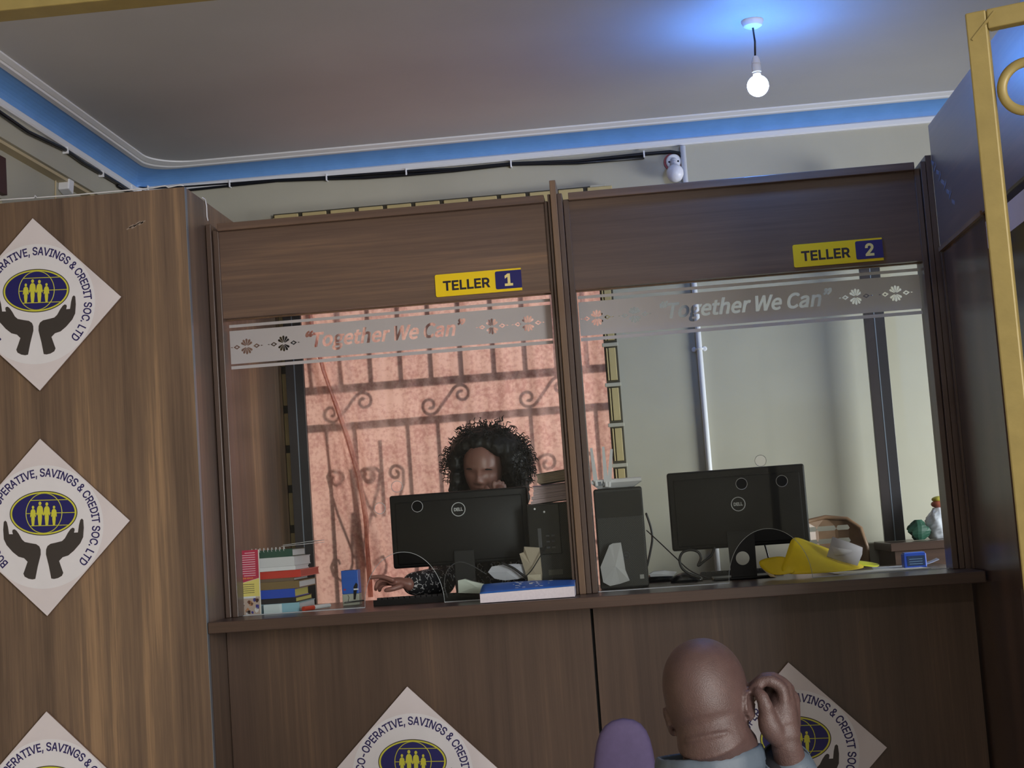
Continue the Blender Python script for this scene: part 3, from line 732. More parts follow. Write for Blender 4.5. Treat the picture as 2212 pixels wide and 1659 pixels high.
MB(Mg).obox((.030, -.0006, zt-.030), ((1, 0, 1), (0, 1, 0), (-1, 0, 1)), (.030, .0012, .002)).build('weld_seam', GOLD, t)
r = at(2213, 184, Y=-2.33); v = Mg.inverted() @ r
MB(Mg).tube([(v.x+.043*math.cos(a)+.004, .013, v.z+.043*math.sin(a)) for a in (2*PI*i/40 for i in range(40))], .0068, 10, closed=True, squash=(1, 1.3)).build('ring', GOLD, t, smooth=True)
MB(Mg).box(.0363, .7997, .004, .022, v.z-.066, v.z-.052, .002).build('cross_bar', GOLD, t) if 0 else None
p = at(0, 23, Y=-2.3)
tag(MB().box(-.5, 3.0, -2.3, -2.24, p.z, p.z+.06, .003).build('gold_beam', GOLD), 'gold painted steel bar across the opening overhead', 'bar')

# ------------------------------------------------------------------ monitors
def monitor(x0, x1, z0, z1, Y, base_x, base_y, rz, label, hole, group='black computer monitors'):
    """seen from the back; x0..x1, z0..z1 = outline of its back at depth Y"""
    w, h = x1-x0, z1-z0
    t = thing('computer_monitor', label, 'monitor', (base_x, base_y, CTR), group=group)
    cx, cz = (x0+x1)/2, (z0+z1)/2
    M = Matrix.Translation((cx, Y, cz)) @ Matrix.Rotation(rz, 4, 'Y')
    b = MB(M); b.box(-w/2, w/2, 0, .034, -h/2, h/2, .008, 3); b.build('back_shell', BLACK, t, smooth='auto')
    b = MB(M); b.box(-w/2+.02, w/2-.02, -.012, .0, -h/2+.012, h/2-.026, .007, 2); s = b.build('back_cover', BLACK, t, smooth='auto')
    MB(M).box(-w/2+.012, w/2-.012, .0342, .036, -h/2+.014, h/2-.012).build('screen', mat('screen_dark', (30, 34, 44), .15), t)
    # round maker's badge
    bz = h/2-.064 if not hole else .012
    b = MB(M @ Matrix.Translation((-.0, -.0128, bz)))
    b.tube([(.0235*math.cos(a), 0, .0235*math.sin(a)) for a in (2*PI*i/40 for i in range(40))], .0016, 6, closed=True)
    bd = link('badge_ring', b.mesh('badge_ring', True), mat('badge_silver', (200, 202, 206), .35), t)
    link('badge_lettering', stand(text_mesh('DELL', .0105, .03, .031), M @ Matrix.Translation((0, -.0132, bz)) @ Matrix.Rotation(PI/2, 4, 'X')), MATS['badge_silver'], bd)
    nb = z0+.02
    if hole:
        P = [(-.044, CTR-.0+.010), (.044, CTR+.010), (.046, nb+.035), (-.046, nb+.035)]
        me = flat([P, circ(0, CTR+.072, .0235, 32)], .014)
        link('stand_neck', stand(me, XZ(base_x, Y-.022, 0)), BLACKM, t)
    else:
        MB().hexa([(base_x-.035, Y-.018, CTR+.01), (base_x+.035, Y-.018, CTR+.01), (base_x+.035, Y-.004, CTR+.01), (base_x-.035, Y-.004, CTR+.01), (base_x-.040, Y-.030, nb+.02), (base_x+.040, Y-.030, nb+.02), (base_x+.040, Y-.0125, nb+.02), (base_x-.040, Y-.0125, nb+.02)]) if 0 else None
        b = MB(); b.box(base_x-.036, base_x+.036, Y-.026, Y-.0125, CTR+.008, nb+.03, .003); b.build('stand_neck', BLACKM, t)
    MB().box(base_x-.105, base_x+.105, base_y-.03, base_y+.15, CTR, CTR+.010, .004).build('stand_base', BLACK, t)
    return t
Ym = .30
a, c_ = at(840, 1068, Y=Ym), at(1134, 1054, Y=Ym); e = at(853, 1232, Y=Ym); g = at(1148, 1206, Y=Ym)
monitor(a.x, (c_.x+g.x)/2+.004, (e.z+g.z)/2, (a.z+c_.z)/2, Ym, .795, Ym, .0, 'black monitor in front of the curly-haired woman', False)
a, c_ = at(1437, 1020, Y=Ym), at(1737, 1004, Y=Ym); e = at(1460, 1186, Y=Ym); g = at(1752, 1176, Y=Ym)
monitor((a.x+e.x)/2-.004, (c_.x+g.x)/2, (e.z+g.z)/2, (a.z+c_.z)/2, Ym, at(1602, 1190, Y=Ym).x, Ym, .0, 'black monitor in front of the brown plastic chair', True)

# ------------------------------------------------------------------ computer towers, router
def tower(x0, x1, y0, y1, z1, label):
    return thing('computer_tower', label, 'computer', ((x0+x1)/2, (y0+y1)/2, CTR), group='black computer towers')
OLIVE = mat('olive_mesh', (92, 90, 78), .5)
def mesh_mat():
    m, tt, b = nt('punched_front'); N = tt.nodes.new; L = tt.links.new
    tc = N('ShaderNodeTexCoord'); ck = N('ShaderNodeTexChecker'); ck.inputs['Scale'].default_value = 260
    ck.inputs[1].default_value = rgb((46, 45, 41)); ck.inputs[2].default_value = rgb((20, 20, 20))
    L(tc.outputs['Object'], ck.inputs[0]); L(ck.outputs[0], b.inputs['Base Color']); b.inputs['Roughness'].default_value = .5; return m
PUNCH = mesh_mat()
Yt = .19
x0, x1 = at(1142, 1180, Y=Yt).x, at(1243, 1240, Y=Yt).x-.004; z1 = at(1185, 1086, Y=Yt).z
t = tower(x0, x1, Yt, Yt+.30, z1, 'black computer tower under a pile of papers beside the divider post')
MB().box(x0, x1, Yt+.012, Yt+.32, CTR, z1, .004).build('case', BLACK, t)
MB().box(x0+.002, x1-.002, Yt, Yt+.0118, CTR+.004, z1-.002, .003).build('front_grille', PUNCH, t)
b = MB(); b.box(x0+.003, x1-.036, Yt-.006, Yt-.0002, z1-.175, z1-.006, .002); dp = b.build('drive_panel', BLACKG, t)
for (ux, uz) in ((.030, .018), (.062, .030)): MB().ell((x0+ux, Yt-.0065, z1-uz), (.0035, .001, .0035)).build('button', WHITE, dp)
b = MB()
for i in range(3):
    for j in range(2): b.box(x0+.062+j*.018, x0+.074+j*.018, Yt-.0075, Yt-.0058, z1-.115-i*.020, z1-.109-i*.020)
b.box(x0+.035, x0+.047, Yt-.0075, Yt-.0058, z1-.15, z1-.085)
b.build('sockets', mat('socket_grey', (70, 70, 74), .4), dp)
MB().box(x0+.062, x1-.038, Yt-.002, Yt-.0002, CTR+.062, CTR+.080).build('label_strip', mat('label_strip', (86, 86, 78), .5), t)
MB().box(x1-.03, x1-.012, Yt-.001, Yt-.0001, CTR+.012, CTR+.023).build('sticker', mat('teal_sticker', (70, 120, 135), .5), t)
x0, x1 = at(1290, 1180, Y=Yt).x, at(1396, 1180, Y=Yt).x; z1 = at(1340, 1053, Y=Yt).z; tx2 = (x0, x1, z1)
t = tower(x0, x1, Yt, Yt+.30, z1, 'black computer tower carrying the white router')
MB().box(x0, x1, Yt+.012, Yt+.30, CTR, z1, .008, 3).build('case', BLACK, t)
MB().box(x0+.001, x1-.001, Yt, Yt+.0118, CTR+.002, z1-.001, .007, 3).build('front_grille', PUNCH, t)
MB().box(x0+.004, x1-.004, Yt-.0006, Yt, z1-.10, z1-.012).build('drive_panel', BLACKG, t)
bc = at(1353, 1200, Y=Yt)
b = MB(); b.tube([(bc.x+.011*math.cos(a), Yt-.0012, bc.z+.011*math.sin(a)) for a in (2*PI*i/24 for i in range(24))], .0009, 5, closed=True); bd = b.build('badge_ring', mat('dim_badge', (70, 72, 78), .3), t)
link('badge_lettering', stand(text_mesh('DELL', .0048, .02), XZ(bc.x, Yt-.001, bc.z)), MATS['dim_badge'], bd)
sc = at(1387, 1246, Y=Yt); MB().box(sc.x-.007, sc.x+.007, Yt-.0008, Yt-.0001, sc.z-.006, sc.z+.008).build('sticker', mat('grey_sticker', (160, 160, 158), .5), t)
# router
z = z1+.001
t = thing('router', 'white router with three upright antennas on the black tower', 'router', ((x0+x1)/2, Yt+.1, z))
xa, xb = x0-.004, at(1386, 1040, Y=Yt+.03).x
b = MB()
b.loft([[(xa+.02, Yt+.03, z), (xb-.03, Yt+.03, z), (xb-.03, Yt+.13, z), (xa+.02, Yt+.13, z)], [(xa, Yt+.012, z+.018), (xb, Yt+.012, z+.018), (xb, Yt+.15, z+.018), (xa, Yt+.15, z+.018)], [(xa, Yt+.012, z+.028), (xb, Yt+.012, z+.028), (xb, Yt+.15, z+.028), (xa, Yt+.15, z+.028)], [(xa+.004, Yt+.018, z+.031), (xb-.004, Yt+.018, z+.031), (xb-.004, Yt+.145, z+.031), (xa+.004, Yt+.145, z+.031)]])
b.build('body', WHITE, t)
b = MB()
for k in range(2): b.box(xa+.022+.016*k, xa+.034+.016*k, Yt+.0112, Yt+.014, z+.010, z+.024)
b.build('ports', mat('port_grey', (120, 125, 135), .4), t)
for (bx, by, tx_, ty_) in ((1287, 1040, 1277, 968), (1309, 1042, 1303, 965), (1316, 1042, 1321, 970)):
    B, Tt = at(bx, by, Y=Yt+.008), at(tx_, ty_, Y=Yt+.008)
    d = (Tt-B).normalized(); n = Vector((0, 1, 0)).cross(d)
    b = MB(); P0 = [B+n*.0075+Vector((0, q, 0)) for q in (-.004, .004)]+[B-n*.0075+Vector((0, q, 0)) for q in (.004, -.004)]
    P1 = [Tt+n*.0042+Vector((0, q, 0)) for q in (-.003, .003)]+[Tt-n*.0042+Vector((0, q, 0)) for q in (.003, -.003)]
    b.loft([P0, P1]); an = b.build('antenna', WHITE, t)
    MB().tube([B-d*.016+n*.001, B+d*.002], .0065, 12).build('hinge', WHITE, an)

# ------------------------------------------------------------------ keyboards, mice, cables
def keyboard(x0, x1, y0, y1, label):
    t = thing('keyboard', label, 'keyboard', ((x0+x1)/2, (y0+y1)/2, CTR), group='black keyboards')
    MB().hexa([(x0, y0, CTR), (x1, y0, CTR), (x1, y1, CTR), (x0, y1, CTR), (x0, y0, CTR+.024), (x1, y0, CTR+.024), (x1, y1, CTR+.012), (x0, y1, CTR+.012)]) if 0 else None
    b = MB(); b.hexa([(x0, y0, CTR), (x1, y0, CTR), (x1, y1, CTR), (x0, y1, CTR), (x0, y0, CTR+.020), (x1, y0, CTR+.020), (x1, y1, CTR+.011), (x0, y1, CTR+.011)]); b.build('base', BLACK, t)
    b = MB(); n = int((x1-x0-.02)/.019)
    for r in range(5):
        yy = y0+.012+r*(y1-y0-.02)/5; zz = CTR+.020-.009*(yy-y0)/(y1-y0)
        for i in range(n):
            xx = x0+.01+i*.019; b.box(xx+.001, xx+.017, yy, yy+(y1-y0)/5-.006, zz+.0003, zz+.007)
    tag(b.build('keys', BLACKM, t), kind='stuff'); return t
keyboard(at(806, 1285, Y=.13).x, at(806, 1285, Y=.13).x+.36, .125, .255, 'black keyboard under the woman\'s hand')
keyboard(at(1510, 1235, Y=.36).x, at(1510, 1235, Y=.36).x+.30, .462, .58, 'black keyboard half hidden behind the monitor with a holed stand')
def mouse(c, label, m=BLACKG):
    t = thing('computer_mouse', label, 'mouse', c, group='computer mice')
    b = MB(); rings = []
    for i in range(13):
        s = i/12; x = -.055+.11*s; w = .031*math.sin(PI*(.12+.80*s))**.7; h = .036*math.sin(PI*(.10+.80*s))**.8
        rings.append([(c[0]+x, c[1]+w*math.cos(a), c[2]+max(0, h*math.sin(a))) for a in (2*PI*j/14 for j in range(14))])
    b.loft(rings).build('shell', m, t, smooth=True)
    return t
p = at(1426, 1232, Y=.50); mouse((p.x-.005, .52, CTR), 'black computer mouse between the towers and the looped cable')
p = at(1472, 1228, Y=.34); mouse((p.x+.015, .36, CTR), 'dark grey mouse in front of the looped black cable')
def cable(pix, Y, r, label, m=CABLEM, z0=None, pts=None):
    P = pts or [at(x, y, Y=(Y[i] if hasattr(Y, '__len__') else Y)) for i, (x, y) in enumerate(pix)]
    Q = []
    for i in range(len(P)-1):                                          # Catmull-Rom
        p0, p1, p2, p3 = P[max(i-1, 0)], P[i], P[i+1], P[min(i+2, len(P)-1)]
        for k in range(6):
            s = k/6; Q.append(.5*((2*p1)+(p2-p0)*s+(2*p0-5*p1+4*p2-p3)*s*s+(-p0+3*p1-3*p2+p3)*s**3))
    Q.append(P[-1]); Q = [Vector((q.x, q.y, max(q.z, CTR+r+.0005))) for q in Q]
    return tag(MB().tube(Q, r, 8, round_ends=True).build('cable', m, None, smooth=True), label, 'cable', 'loose cables on the counter')
cable([(1396, 1110), (1406, 1140), (1409, 1165), (1404, 1195), (1398, 1222)], .49, .0042, 'thick black cable hanging behind the tower with the router')
cable([(1397, 1146), (1425, 1172), (1460, 1205), (1490, 1232), (1530, 1250)], [.5, .45, .4, .34, .25], .0022, 'thin black cable slanting down from the tower with the router')
cable([(1543, 1184), (1536, 1200), (1520, 1213), (1508, 1222), (1514, 1205), (1507, 1192), (1490, 1188), (1474, 1194), (1468, 1210), (1474, 1228), (1490, 1240), (1512, 1248)], .262, .0045, 'thick black cable making a loop below the monitor with a holed stand')
cable([(1650, 1170), (1655, 1186), (1660, 1204)], .37, .0035, 'short black cable hanging under the monitor with a holed stand')
cable([(1085, 1216), (1110, 1228), (1135, 1246), (1160, 1258)], .14, .0042, 'thick black lead ending in a plug by the beige folded paper')
cable([(1180, 1180), (1165, 1205), (1148, 1232), (1130, 1250)], .13, .0018, 'thin black lead plugged into the tower under the papers')
cable([(966, 1290), (960, 1265), (963, 1240), (975, 1222), (995, 1214), (1020, 1222), (1050, 1240)], .12, .0016, 'thin grey cable looping round the monitor stand', mat('grey_cable', (70, 70, 74), .4))
cable([(785, 1297), (760, 1300), (745, 1302)], [.3, .28, .27], .0025, 'black keyboard lead lying behind the small blue box')
# ------------------------------------------------------------------ books and papers behind teller 1
def book(name, x0, x1, y0, y1, z0, z1, cover, label, cat, pages=None, spine=False, group='pile of books and files', rz=0, bev=.001):
    """lying flat; covers above and below, page block between (spine = closed on the front side)"""
    c = ((x0+x1)/2, (y0+y1)/2, z0)
    M = Matrix.Translation(c) @ Matrix.Rotation(rz, 4, 'Z'); w, d, h = (x1-x0)/2, (y1-y0)/2, z1-z0
    t = thing(name, label, cat, c, M, group)
    th = min(.003, h*.22)
    b = MB(M).box(-w, w, -d, d, 0, th).box(-w, w, -d, d, h-th, h)
    if spine: b.box(-w, w, -d-.0005, -d+.003, 0, h)
    b.build('cover', cover, t)
    MB(M).box(-w+.002, w-.002, -d+(.003 if spine else .001), d-.002, th, h-th).build('pages', pages or PAPER, t)
    return t
YBK = .135
BX = lambda x, y=1260: at(x, y, Y=YBK).x
BZ = lambda y, x=610: at(x, y, Y=YBK).z
xl, xr = BX(563)-.045, BX(640)
CYEL = mat('page_yellow', (226, 216, 120), .7); 
z = [CTR, CTR+.0]
lay = []                                                            # heights follow the photo from the ledge up
zz = CTR
def add_book(name, h, xa, xb, da, db, cover, label, cat, **k):
    global zz
    book(name, xa, xb, da, db, zz, zz+h-.0004, cover, label, cat, **k); zz += h
add_book('book', .031, xl, xr+.008, YBK-.004, YBK+.24, mat('pale_blue_cover', (150, 196, 216), .5), 'pale blue book at the bottom of the pile', 'book', spine=True)
add_book('notebook', .018, xl, xr-.004, YBK, YBK+.25, mat('black_cover', (26, 24, 34), .5), 'black notebook with yellow pages low in the pile', 'notebook', pages=CYEL, spine=True)
add_book('binder', .030, xl, xr-.006, YBK-.002, YBK+.21, mat('blue_cover', (34, 78, 196), .4), 'bright blue bound book with yellow pages in the pile', 'book', pages=CYEL, spine=True)
add_book('book', .026, xl, xr+.010, YBK, YBK+.26, mat('brown_cover', (128, 104, 66), .6), 'thick brown book in the middle of the pile', 'book', spine=True)
add_book('book', .011, xl, xr-.008, YBK+.004, YBK+.22, mat('dull_brown_cover', (112, 92, 74), .6), 'thin brown book lying on the thick brown book', 'book', spine=True)
add_book('folder', .026, xl, xr+.016, YBK+.006, YBK+.30, mat('red_plastic', (206, 62, 54), .25), 'red plastic folder in the pile', 'folder', pages=mat('red_sheet', (200, 70, 60), .5), spine=True)
add_book('paper_pad', .014, xl, xr+.002, YBK-.006, YBK+.20, PAPER, 'thin white pad lying on the red folder', 'pad', spine=True)
add_book('paper_ream', .032, xl, xr-.002, YBK, YBK+.25, mat('ream_wrap', (212, 212, 218), .6), 'thick white ream of paper near the top of the pile', 'paper', spine=True)
t = book('notebook', xl, xr-.008, YBK+.002, YBK+.20, zz, zz+.026, mat('green_cover', (36, 78, 66), .45), 'green spiral notebook on top of the pile', 'notebook', spine=True)
for i in range(9):
    x = xl+.02+i*.014
    MB().tube([(x, YBK+.004+.008*math.cos(a), zz+.027+.007*math.sin(a)) for a in (2*PI*k/12 for k in range(12))], .0011, 5, closed=True).build('spiral_ring', WHITE, t)
zz += .027
b = MB()
for i, (dx, tilt) in enumerate(((0, .02), (.006, .06))):
    b.hexa([(xr-.05+dx, YBK+.02, zz+.008+.004*i), (xr+.06+dx, YBK+.02, zz+.010+.004*i+tilt*.1), (xr+.06, YBK+.22, zz+.010+.004*i+tilt*.1), (xr-.05, YBK+.22, zz+.008+.004*i), (xr-.05+dx, YBK+.02, zz+.0092+.004*i), (xr+.06+dx, YBK+.02, zz+.0112+.004*i+tilt*.1), (xr+.06, YBK+.22, zz+.0112+.004*i+tilt*.1), (xr-.05, YBK+.22, zz+.0092+.004*i)])
tag(b.build('loose_papers', PAPER), 'loose white sheets sticking out over the green notebook', 'paper')
p = at(694, 1222, Y=YBK+.05) if 0 else None
p = at(600, 1322, Y=.10)
t = MB(); n = 22; rr = .0
pr = [(p.x-.05, .108), (p.x+.006, .106), (p.x+.012, .113), (p.x+.010, .119), (p.x-.05, .120)]
t = MB().prism([(x, y, CTR+.0005) for x, y in pr], (0, 0, .030)).build('paper_roll', mat('pale_wrap', (214, 226, 232), .6)); tag(t, 'small whitish paper packet in front of the pale blue book', 'packet')
a, c_ = at(660, 1313, Y=.13), at(683, 1300, Y=.20)
t = thing('marker_pen', 'white marker pen with an orange-red cap lying beside the pile', 'pen', a)
a = Vector((a.x, .10, CTR+.0085)); c_ = Vector((a.x+.058, .24, CTR+.0085)); m_ = a.lerp(c_, .38)
MB().tube([a, m_], .0082, 14).build('cap', mat('orange_cap', (214, 74, 48), .35), t, smooth='auto')
MB().tube([m_, c_], .0076, 14, round_ends=True).build('barrel', WHITE, t, smooth='auto')
# leaflet leaning inside the pane
p0, p1 = at(503, 1327, Y=.096), at(566, 1323, Y=.096); zt = at(535, 1189, Y=.088).z
M = Matrix.Translation((p0.x, .0855, CTR+.001)) @ Matrix.Rotation(-.06, 4, 'X')
lw_, lh = p1.x-p0.x, zt-CTR
t = thing('leaflet', 'red and yellow leaflet propped inside the pane before the pile of books', 'leaflet', (p0.x, .1, CTR), M)
MB(M).box(0, lw_, 0, .003, 0, lh).build('sheet', mat('leaflet_paper', (232, 228, 222), .4), t)
def panel(pts, m, nm, par=None, zf=.0002):
    b = MB(M).prism([(x*lw_, -zf, z*lh) for x, z in pts], (0, -.0003, 0)); return link(nm, b.mesh(nm), m, par or t)
red = panel([(.0, .46), (.97, .56), (.97, 1), (0, 1)], mat('crimson_print', (188, 44, 78), .4), 'red_panel')
yel = panel([(0, .28), (.97, .28), (.97, .555), (0, .455)], mat('pale_yellow_print', (232, 214, 120), .4), 'yellow_panel')
b = MB(M)
for i in range(11):
    z_ = .955-.035*i; k = (.35, .6, .66, .72, .62, .58, .66, .62, .7, .7, .4)[i]
    b.box(lw_*(.86-k), lw_*.86, -.0009, -.0005, lh*z_-.0012, lh*z_+.0012)
link('print_lines', b.mesh('print_lines'), mat('pink_print', (240, 190, 205), .5), red)
me = text_mesh('OTHER SERVICES', .0046, .02); me.transform(M @ Matrix.Translation((lw_*.5, -.0007, lh*.565)) @ Matrix.Rotation(PI/2, 4, 'X') @ Matrix.Rotation(PI+.0, 4, 'Z'))
link('print_heading', me, mat('orange_print', (240, 160, 60), .5), red)
b = MB(M)
for i in range(5): b.box(lw_*(.30+.04*(i % 2)), lw_*.8, -.0009, -.0005, lh*(.34+.032*i)-.0009, lh*(.34+.032*i)+.0009)
link('print_lines', b.mesh('print_lines'), mat('brown_print', (96, 80, 60), .5), yel)
pic = panel([(0, 0), (.97, 0), (.97, .275), (0, .275)], mat('photo_print', (190, 168, 158), .4), 'picture_panel')
random.seed(3)
for cc in ((70, 50, 48), (120, 70, 54), (225, 220, 224), (60, 54, 140), (190, 130, 90)):
    P = []
    b = MB(M)
    for i in range(5):
        x, z_ = random.uniform(.06, .9)*lw_, random.uniform(.03, .24)*lh; r = random.uniform(.004, .009)
        b.prism([(x+r*math.cos(a)*random.uniform(.6, 1.2), -.0006, z_+r*1.2*math.sin(a)*random.uniform(.6, 1.2)) for a in (2*PI*k/8 for k in range(8))], (0, -.0003, 0))
    link('picture_patches', b.mesh('picture_patches'), mat('print_patch', cc, .5), pic)
link('picture_band', MB(M).box(lw_*.16, lw_*.83, -.001, -.0006, lh*.255, lh*.285).mesh('picture_band'), PAPER, pic)
# blue stamp box
def stampbox(p0, w, d, h, label, lay_):
    t = thing('stamp_box', label, 'box', (p0[0], p0[1], CTR))
    x, y = p0[0], p0[1]; zz = CTR+.0004
    if lay_:
        MB().box(x, x+w, y, y+d, zz+.0, zz+h, .003).build('box', mat('ink_blue', (40, 74, 170), .35), t)
        MB().box(x+.012, x+w-.006, y-.001, y-.0001, zz+.007, zz+h-.008).build('label_panel', mat('label_navy', (34, 52, 84), .4), t)
        b = MB()
        for i in range(3): b.box(x+.018, x+w-.014, y-.0016, y-.0011, zz+.013+.008*i, zz+.0145+.008*i)
        b.build('print_lines', mat('label_pale', (120, 150, 180), .5), t)
        MB().box(x+.004, x+w-.004, y+.004, y+d-.004, zz+h, zz+h+.004, .001).build('lid', mat('ink_blue_light', (74, 110, 210), .35), t)
    else:
        MB().box(x, x+w, y, y+d, zz+h*.33, zz+h, .002).build('upper_box', mat('stamp_blue', (36, 92, 190), .4), t)
        MB().box(x, x+w, y, y+d, zz, zz+h*.328, .002).build('lower_box', mat('stamp_grey', (168, 172, 160), .5), t)
        MB().prism([(x+w*.66, y-.0003, zz+h*.16), (x+w*.78, y-.0003, zz+h*.16), (x+w*.96, y-.0003, zz+h*.58), (x+w*.86, y-.0003, zz+h*.64), (x+w*.70, y-.0003, zz+h*.52)], (0, -.0006, 0)).build('stamp_picture', BLACK, t)
        MB().box(x+w*.70, x+w*.98, y-.0014, y-.001, zz+h*.43, zz+h*.47).build('stamp_band', WHITE, t)
        MB().box(x+w*.10, x+w*.24, y-.0006, y-.0001, zz+h*.43, zz+h*.48).build('red_mark', mat('red_mark', (150, 50, 90), .5), t)
        b = MB().tube([(x+w*.34, y-.0008, zz+h*.30), (x+w*.40, y-.0008, zz+h*.22), (x+w*.34, y-.0008, zz+h*.15), (x+w*.38, y-.0008, zz+h*.08)], .0008, 5); b.build('squiggle', BLACK, t)
        MB().tube([(x+w*.42, y+d*.5, zz+h), (x+w*.42, y+d*.5, zz+h+.001)], w*.3, 18).build('lid', mat('stamp_dark', (24, 40, 90), .5), t)
p = at(740, 1298, Y=.30); stampbox((p.x, .30), .060, .05, at(758, 1232, Y=.30).z-CTR, 'blue self-inking stamp box standing beside the keyboard', False)
p = at(1953, 1218, Y=.26); stampbox((p.x, .26), .076, .05, at(1975, 1193, Y=.26).z-CTR-.004, 'small blue box lying on white papers behind teller 2', True)

# big blue book on the ledge
p0, p1 = at(1038, 1300, Y=-.17), at(1242, 1288, Y=-.17)
M = Matrix.Translation((p0.x, -.175, CTR+.001)) @ Matrix.Rotation(.045, 4, 'Y') if 0 else Matrix.Translation((p0.x, -.175, CTR+.0012)) @ Matrix.Rotation(.02, 4, 'Z')
L = p1.x-p0.x; D = .172; hb = .034
t = thing('ledger_book', 'large blue paperback lying on the ledge in front of teller 1', 'book', p0, M)
def warp(u, v): return .012*v*v+.010*max(0, v-.5)
b = MB(M); R = []
for i in range(13):
    u = i/12; R.append([(u*L, 0, .001), (u*L, D, .001), (u*L, D, hb+.004*math.sin(u*3)+.018*(1-u*.4)), (u*L, D*.5, hb+.010-.002*u), (u*L, 0, hb*(.86+.14*u))])
b.loft(R).build('pages', mat('page_block', (226, 218, 226), .75, noise=.05, nscale=120), t)
b = MB(M)
def cov(u, v): return (u*(L+.002), -.001+v*(D+.002), (hb*(.86+.14*u))*(1-v)+v*(hb+.004*math.sin(u*3)+.018*(1-u*.4))+.0015+.006*math.sin(PI*v)*(1-.3*u))
b.sheet(cov, 16, 8); o = b.build('cover', mat('book_blue', (44, 104, 186), .35, noise=.06, nscale=30), t, smooth=True)
s_ = o.modifiers.new('thick', 'SOLIDIFY'); s_.thickness = .0008
random.seed(11); b = MB(M)
for i in range(26):
    u, v = random.uniform(.33, .72), random.uniform(.15, .8); q = Vector(cov(u, v))+Vector((0, 0, .0004)); w = random.uniform(.004, .012)
    b.box(q.x, q.x+w, q.y, q.y+.008, q.z, q.z+.0006)
link('cover_pattern', b.mesh('cover_pattern'), mat('cover_print', (200, 205, 200), .5), o)

def crumple(name, outline, Y, depth, m, label, cat, amp=.004, seed=1, lift=0):
    """folded sheet of paper: closed slab with a crumpled face; outline in photo pixels on the plane Y"""
    random.seed(seed)
    P = [at(x, y, Y=Y) for x, y in outline]
    P = [Vector((q.x, q.y, max(q.z, CTR+.0012))) for q in P]
    c = sum(P, Vector())/len(P); b = MB()
    front = [b.b.verts.new(p+Vector((0, random.uniform(-amp, amp), 0))) for p in P]
    back = [b.b.verts.new(p+Vector((0, depth+random.uniform(0, amp), 0))) for p in P]
    cf = b.b.verts.new(c+Vector((.0, -amp*2.2, 0))); cb = b.b.verts.new(c+Vector((0, depth+amp, 0))); n = len(P)
    for i in range(n):
        j = (i+1) % n
        b.b.faces.new((front[i], front[j], cf)); b.b.faces.new((back[j], back[i], cb)); b.b.faces.new((front[j], front[i], back[i], back[j]))
    return tag(b.build(name, m), label, cat)
RECPT = mat('receipt_paper', (214, 222, 214), .7)
crumple('folded_receipt', [(990, 1281), (989, 1254), (1003, 1251), (1016, 1255), (1045, 1262), (1075, 1270), (1070, 1283), (1040, 1282)], .105, .03, RECPT, 'pale green-white folded receipts in front of the monitor stand', 'paper', .003, 2)
crumple('crumpled_paper', [(1054, 1236), (1062, 1224), (1085, 1220), (1110, 1218), (1134, 1219), (1138, 1245), (1118, 1251), (1090, 1254), (1068, 1250)], .17, .012, mat('bluish_paper', (190, 192, 204), .7), 'crumpled white paper lying behind the folded receipts', 'paper', .004, 5)
BEIGE = mat('beige_paper', (172, 160, 142), .75)
t = crumple('folded_paper', [(1122, 1196), (1131, 1193), (1132, 1181), (1165, 1183), (1171, 1240), (1170, 1262), (1142, 1262), (1136, 1240)], .155, .02, BEIGE, 'beige folded paper standing against the tower under the papers', 'paper', .0035, 8)
crumple('paper_tag', [(1139, 1242), (1168, 1240), (1171, 1262), (1142, 1264)], .13, .008, mat('cream_paper', (196, 186, 166), .7), 'small cream paper with a hole at the foot of the beige folded paper', 'paper', .002, 9)
crumple('folded_paper', [(1297, 1225), (1316, 1178), (1323, 1174), (1341, 1172), (1347, 1205), (1351, 1232), (1360, 1254), (1340, 1261), (1318, 1266), (1303, 1258)], .14, .035, mat('offwhite_paper', (196, 196, 198), .75), 'off-white folded paper standing against the tower with the router', 'paper', .006, 12)
crumple('paper_sheet', [(1403, 1240), (1412, 1235), (1435, 1233), (1462, 1236), (1455, 1244), (1425, 1245), (1405, 1246)], .36, .05, PAPER, 'white papers lying by the mouse next to the router tower', 'paper', .002, 14)

# papers on tower one
def bundle(name, pix, Y, D, m, cover, label, n, seed):
    """bundle of papers; pix = lower-left, lower-right, upper-right, upper-left"""
    random.seed(seed); P = [at(x, y, Y=Y) for x, y in pix]
    t = thing(name, label, 'papers', P[0], group='paper bundles on the tower')
    b = MB()
    for i in range(n):
        u0, u1 = i/n, (i+.93)/n; j = random.uniform(-.004, .004); k = random.uniform(-.004, .004); yy = random.uniform(-.004, .003)
        q = lambda u: (P[0].lerp(P[3], u), P[1].lerp(P[2], u))
        (a0, b0), (a1, b1) = q(u0), q(u1)
        F = [a0+Vector((j, yy, 0)), b0+Vector((k, yy, 0)), b0+Vector((k, D, 0)), a0+Vector((j, D, 0)), a1+Vector((j, yy, 0)), b1+Vector((k, yy, 0)), b1+Vector((k, D, 0)), a1+Vector((j, D, 0))]
        b.hexa(F)
    b.build('sheets', m, t)
    a, c = P[3], P[2]
    b = MB(); b.hexa([a+Vector((-.004, -.006, .0003)), c+Vector((.004, -.006, .0003)), c+Vector((.004, D+.003, .0003)), a+Vector((-.004, D+.003, .0003)), a+Vector((-.004, -.006, .0022)), c+Vector((.004, -.006, .0022)), c+Vector((.004, D+.003, .0022)), a+Vector((-.004, D+.003, .0022))]); b.build('cover', cover, t)
    return t
LIL = mat('lilac_pages', (184, 164, 168), .75); LPUR = mat('lilac_file', (104, 90, 124), .6)
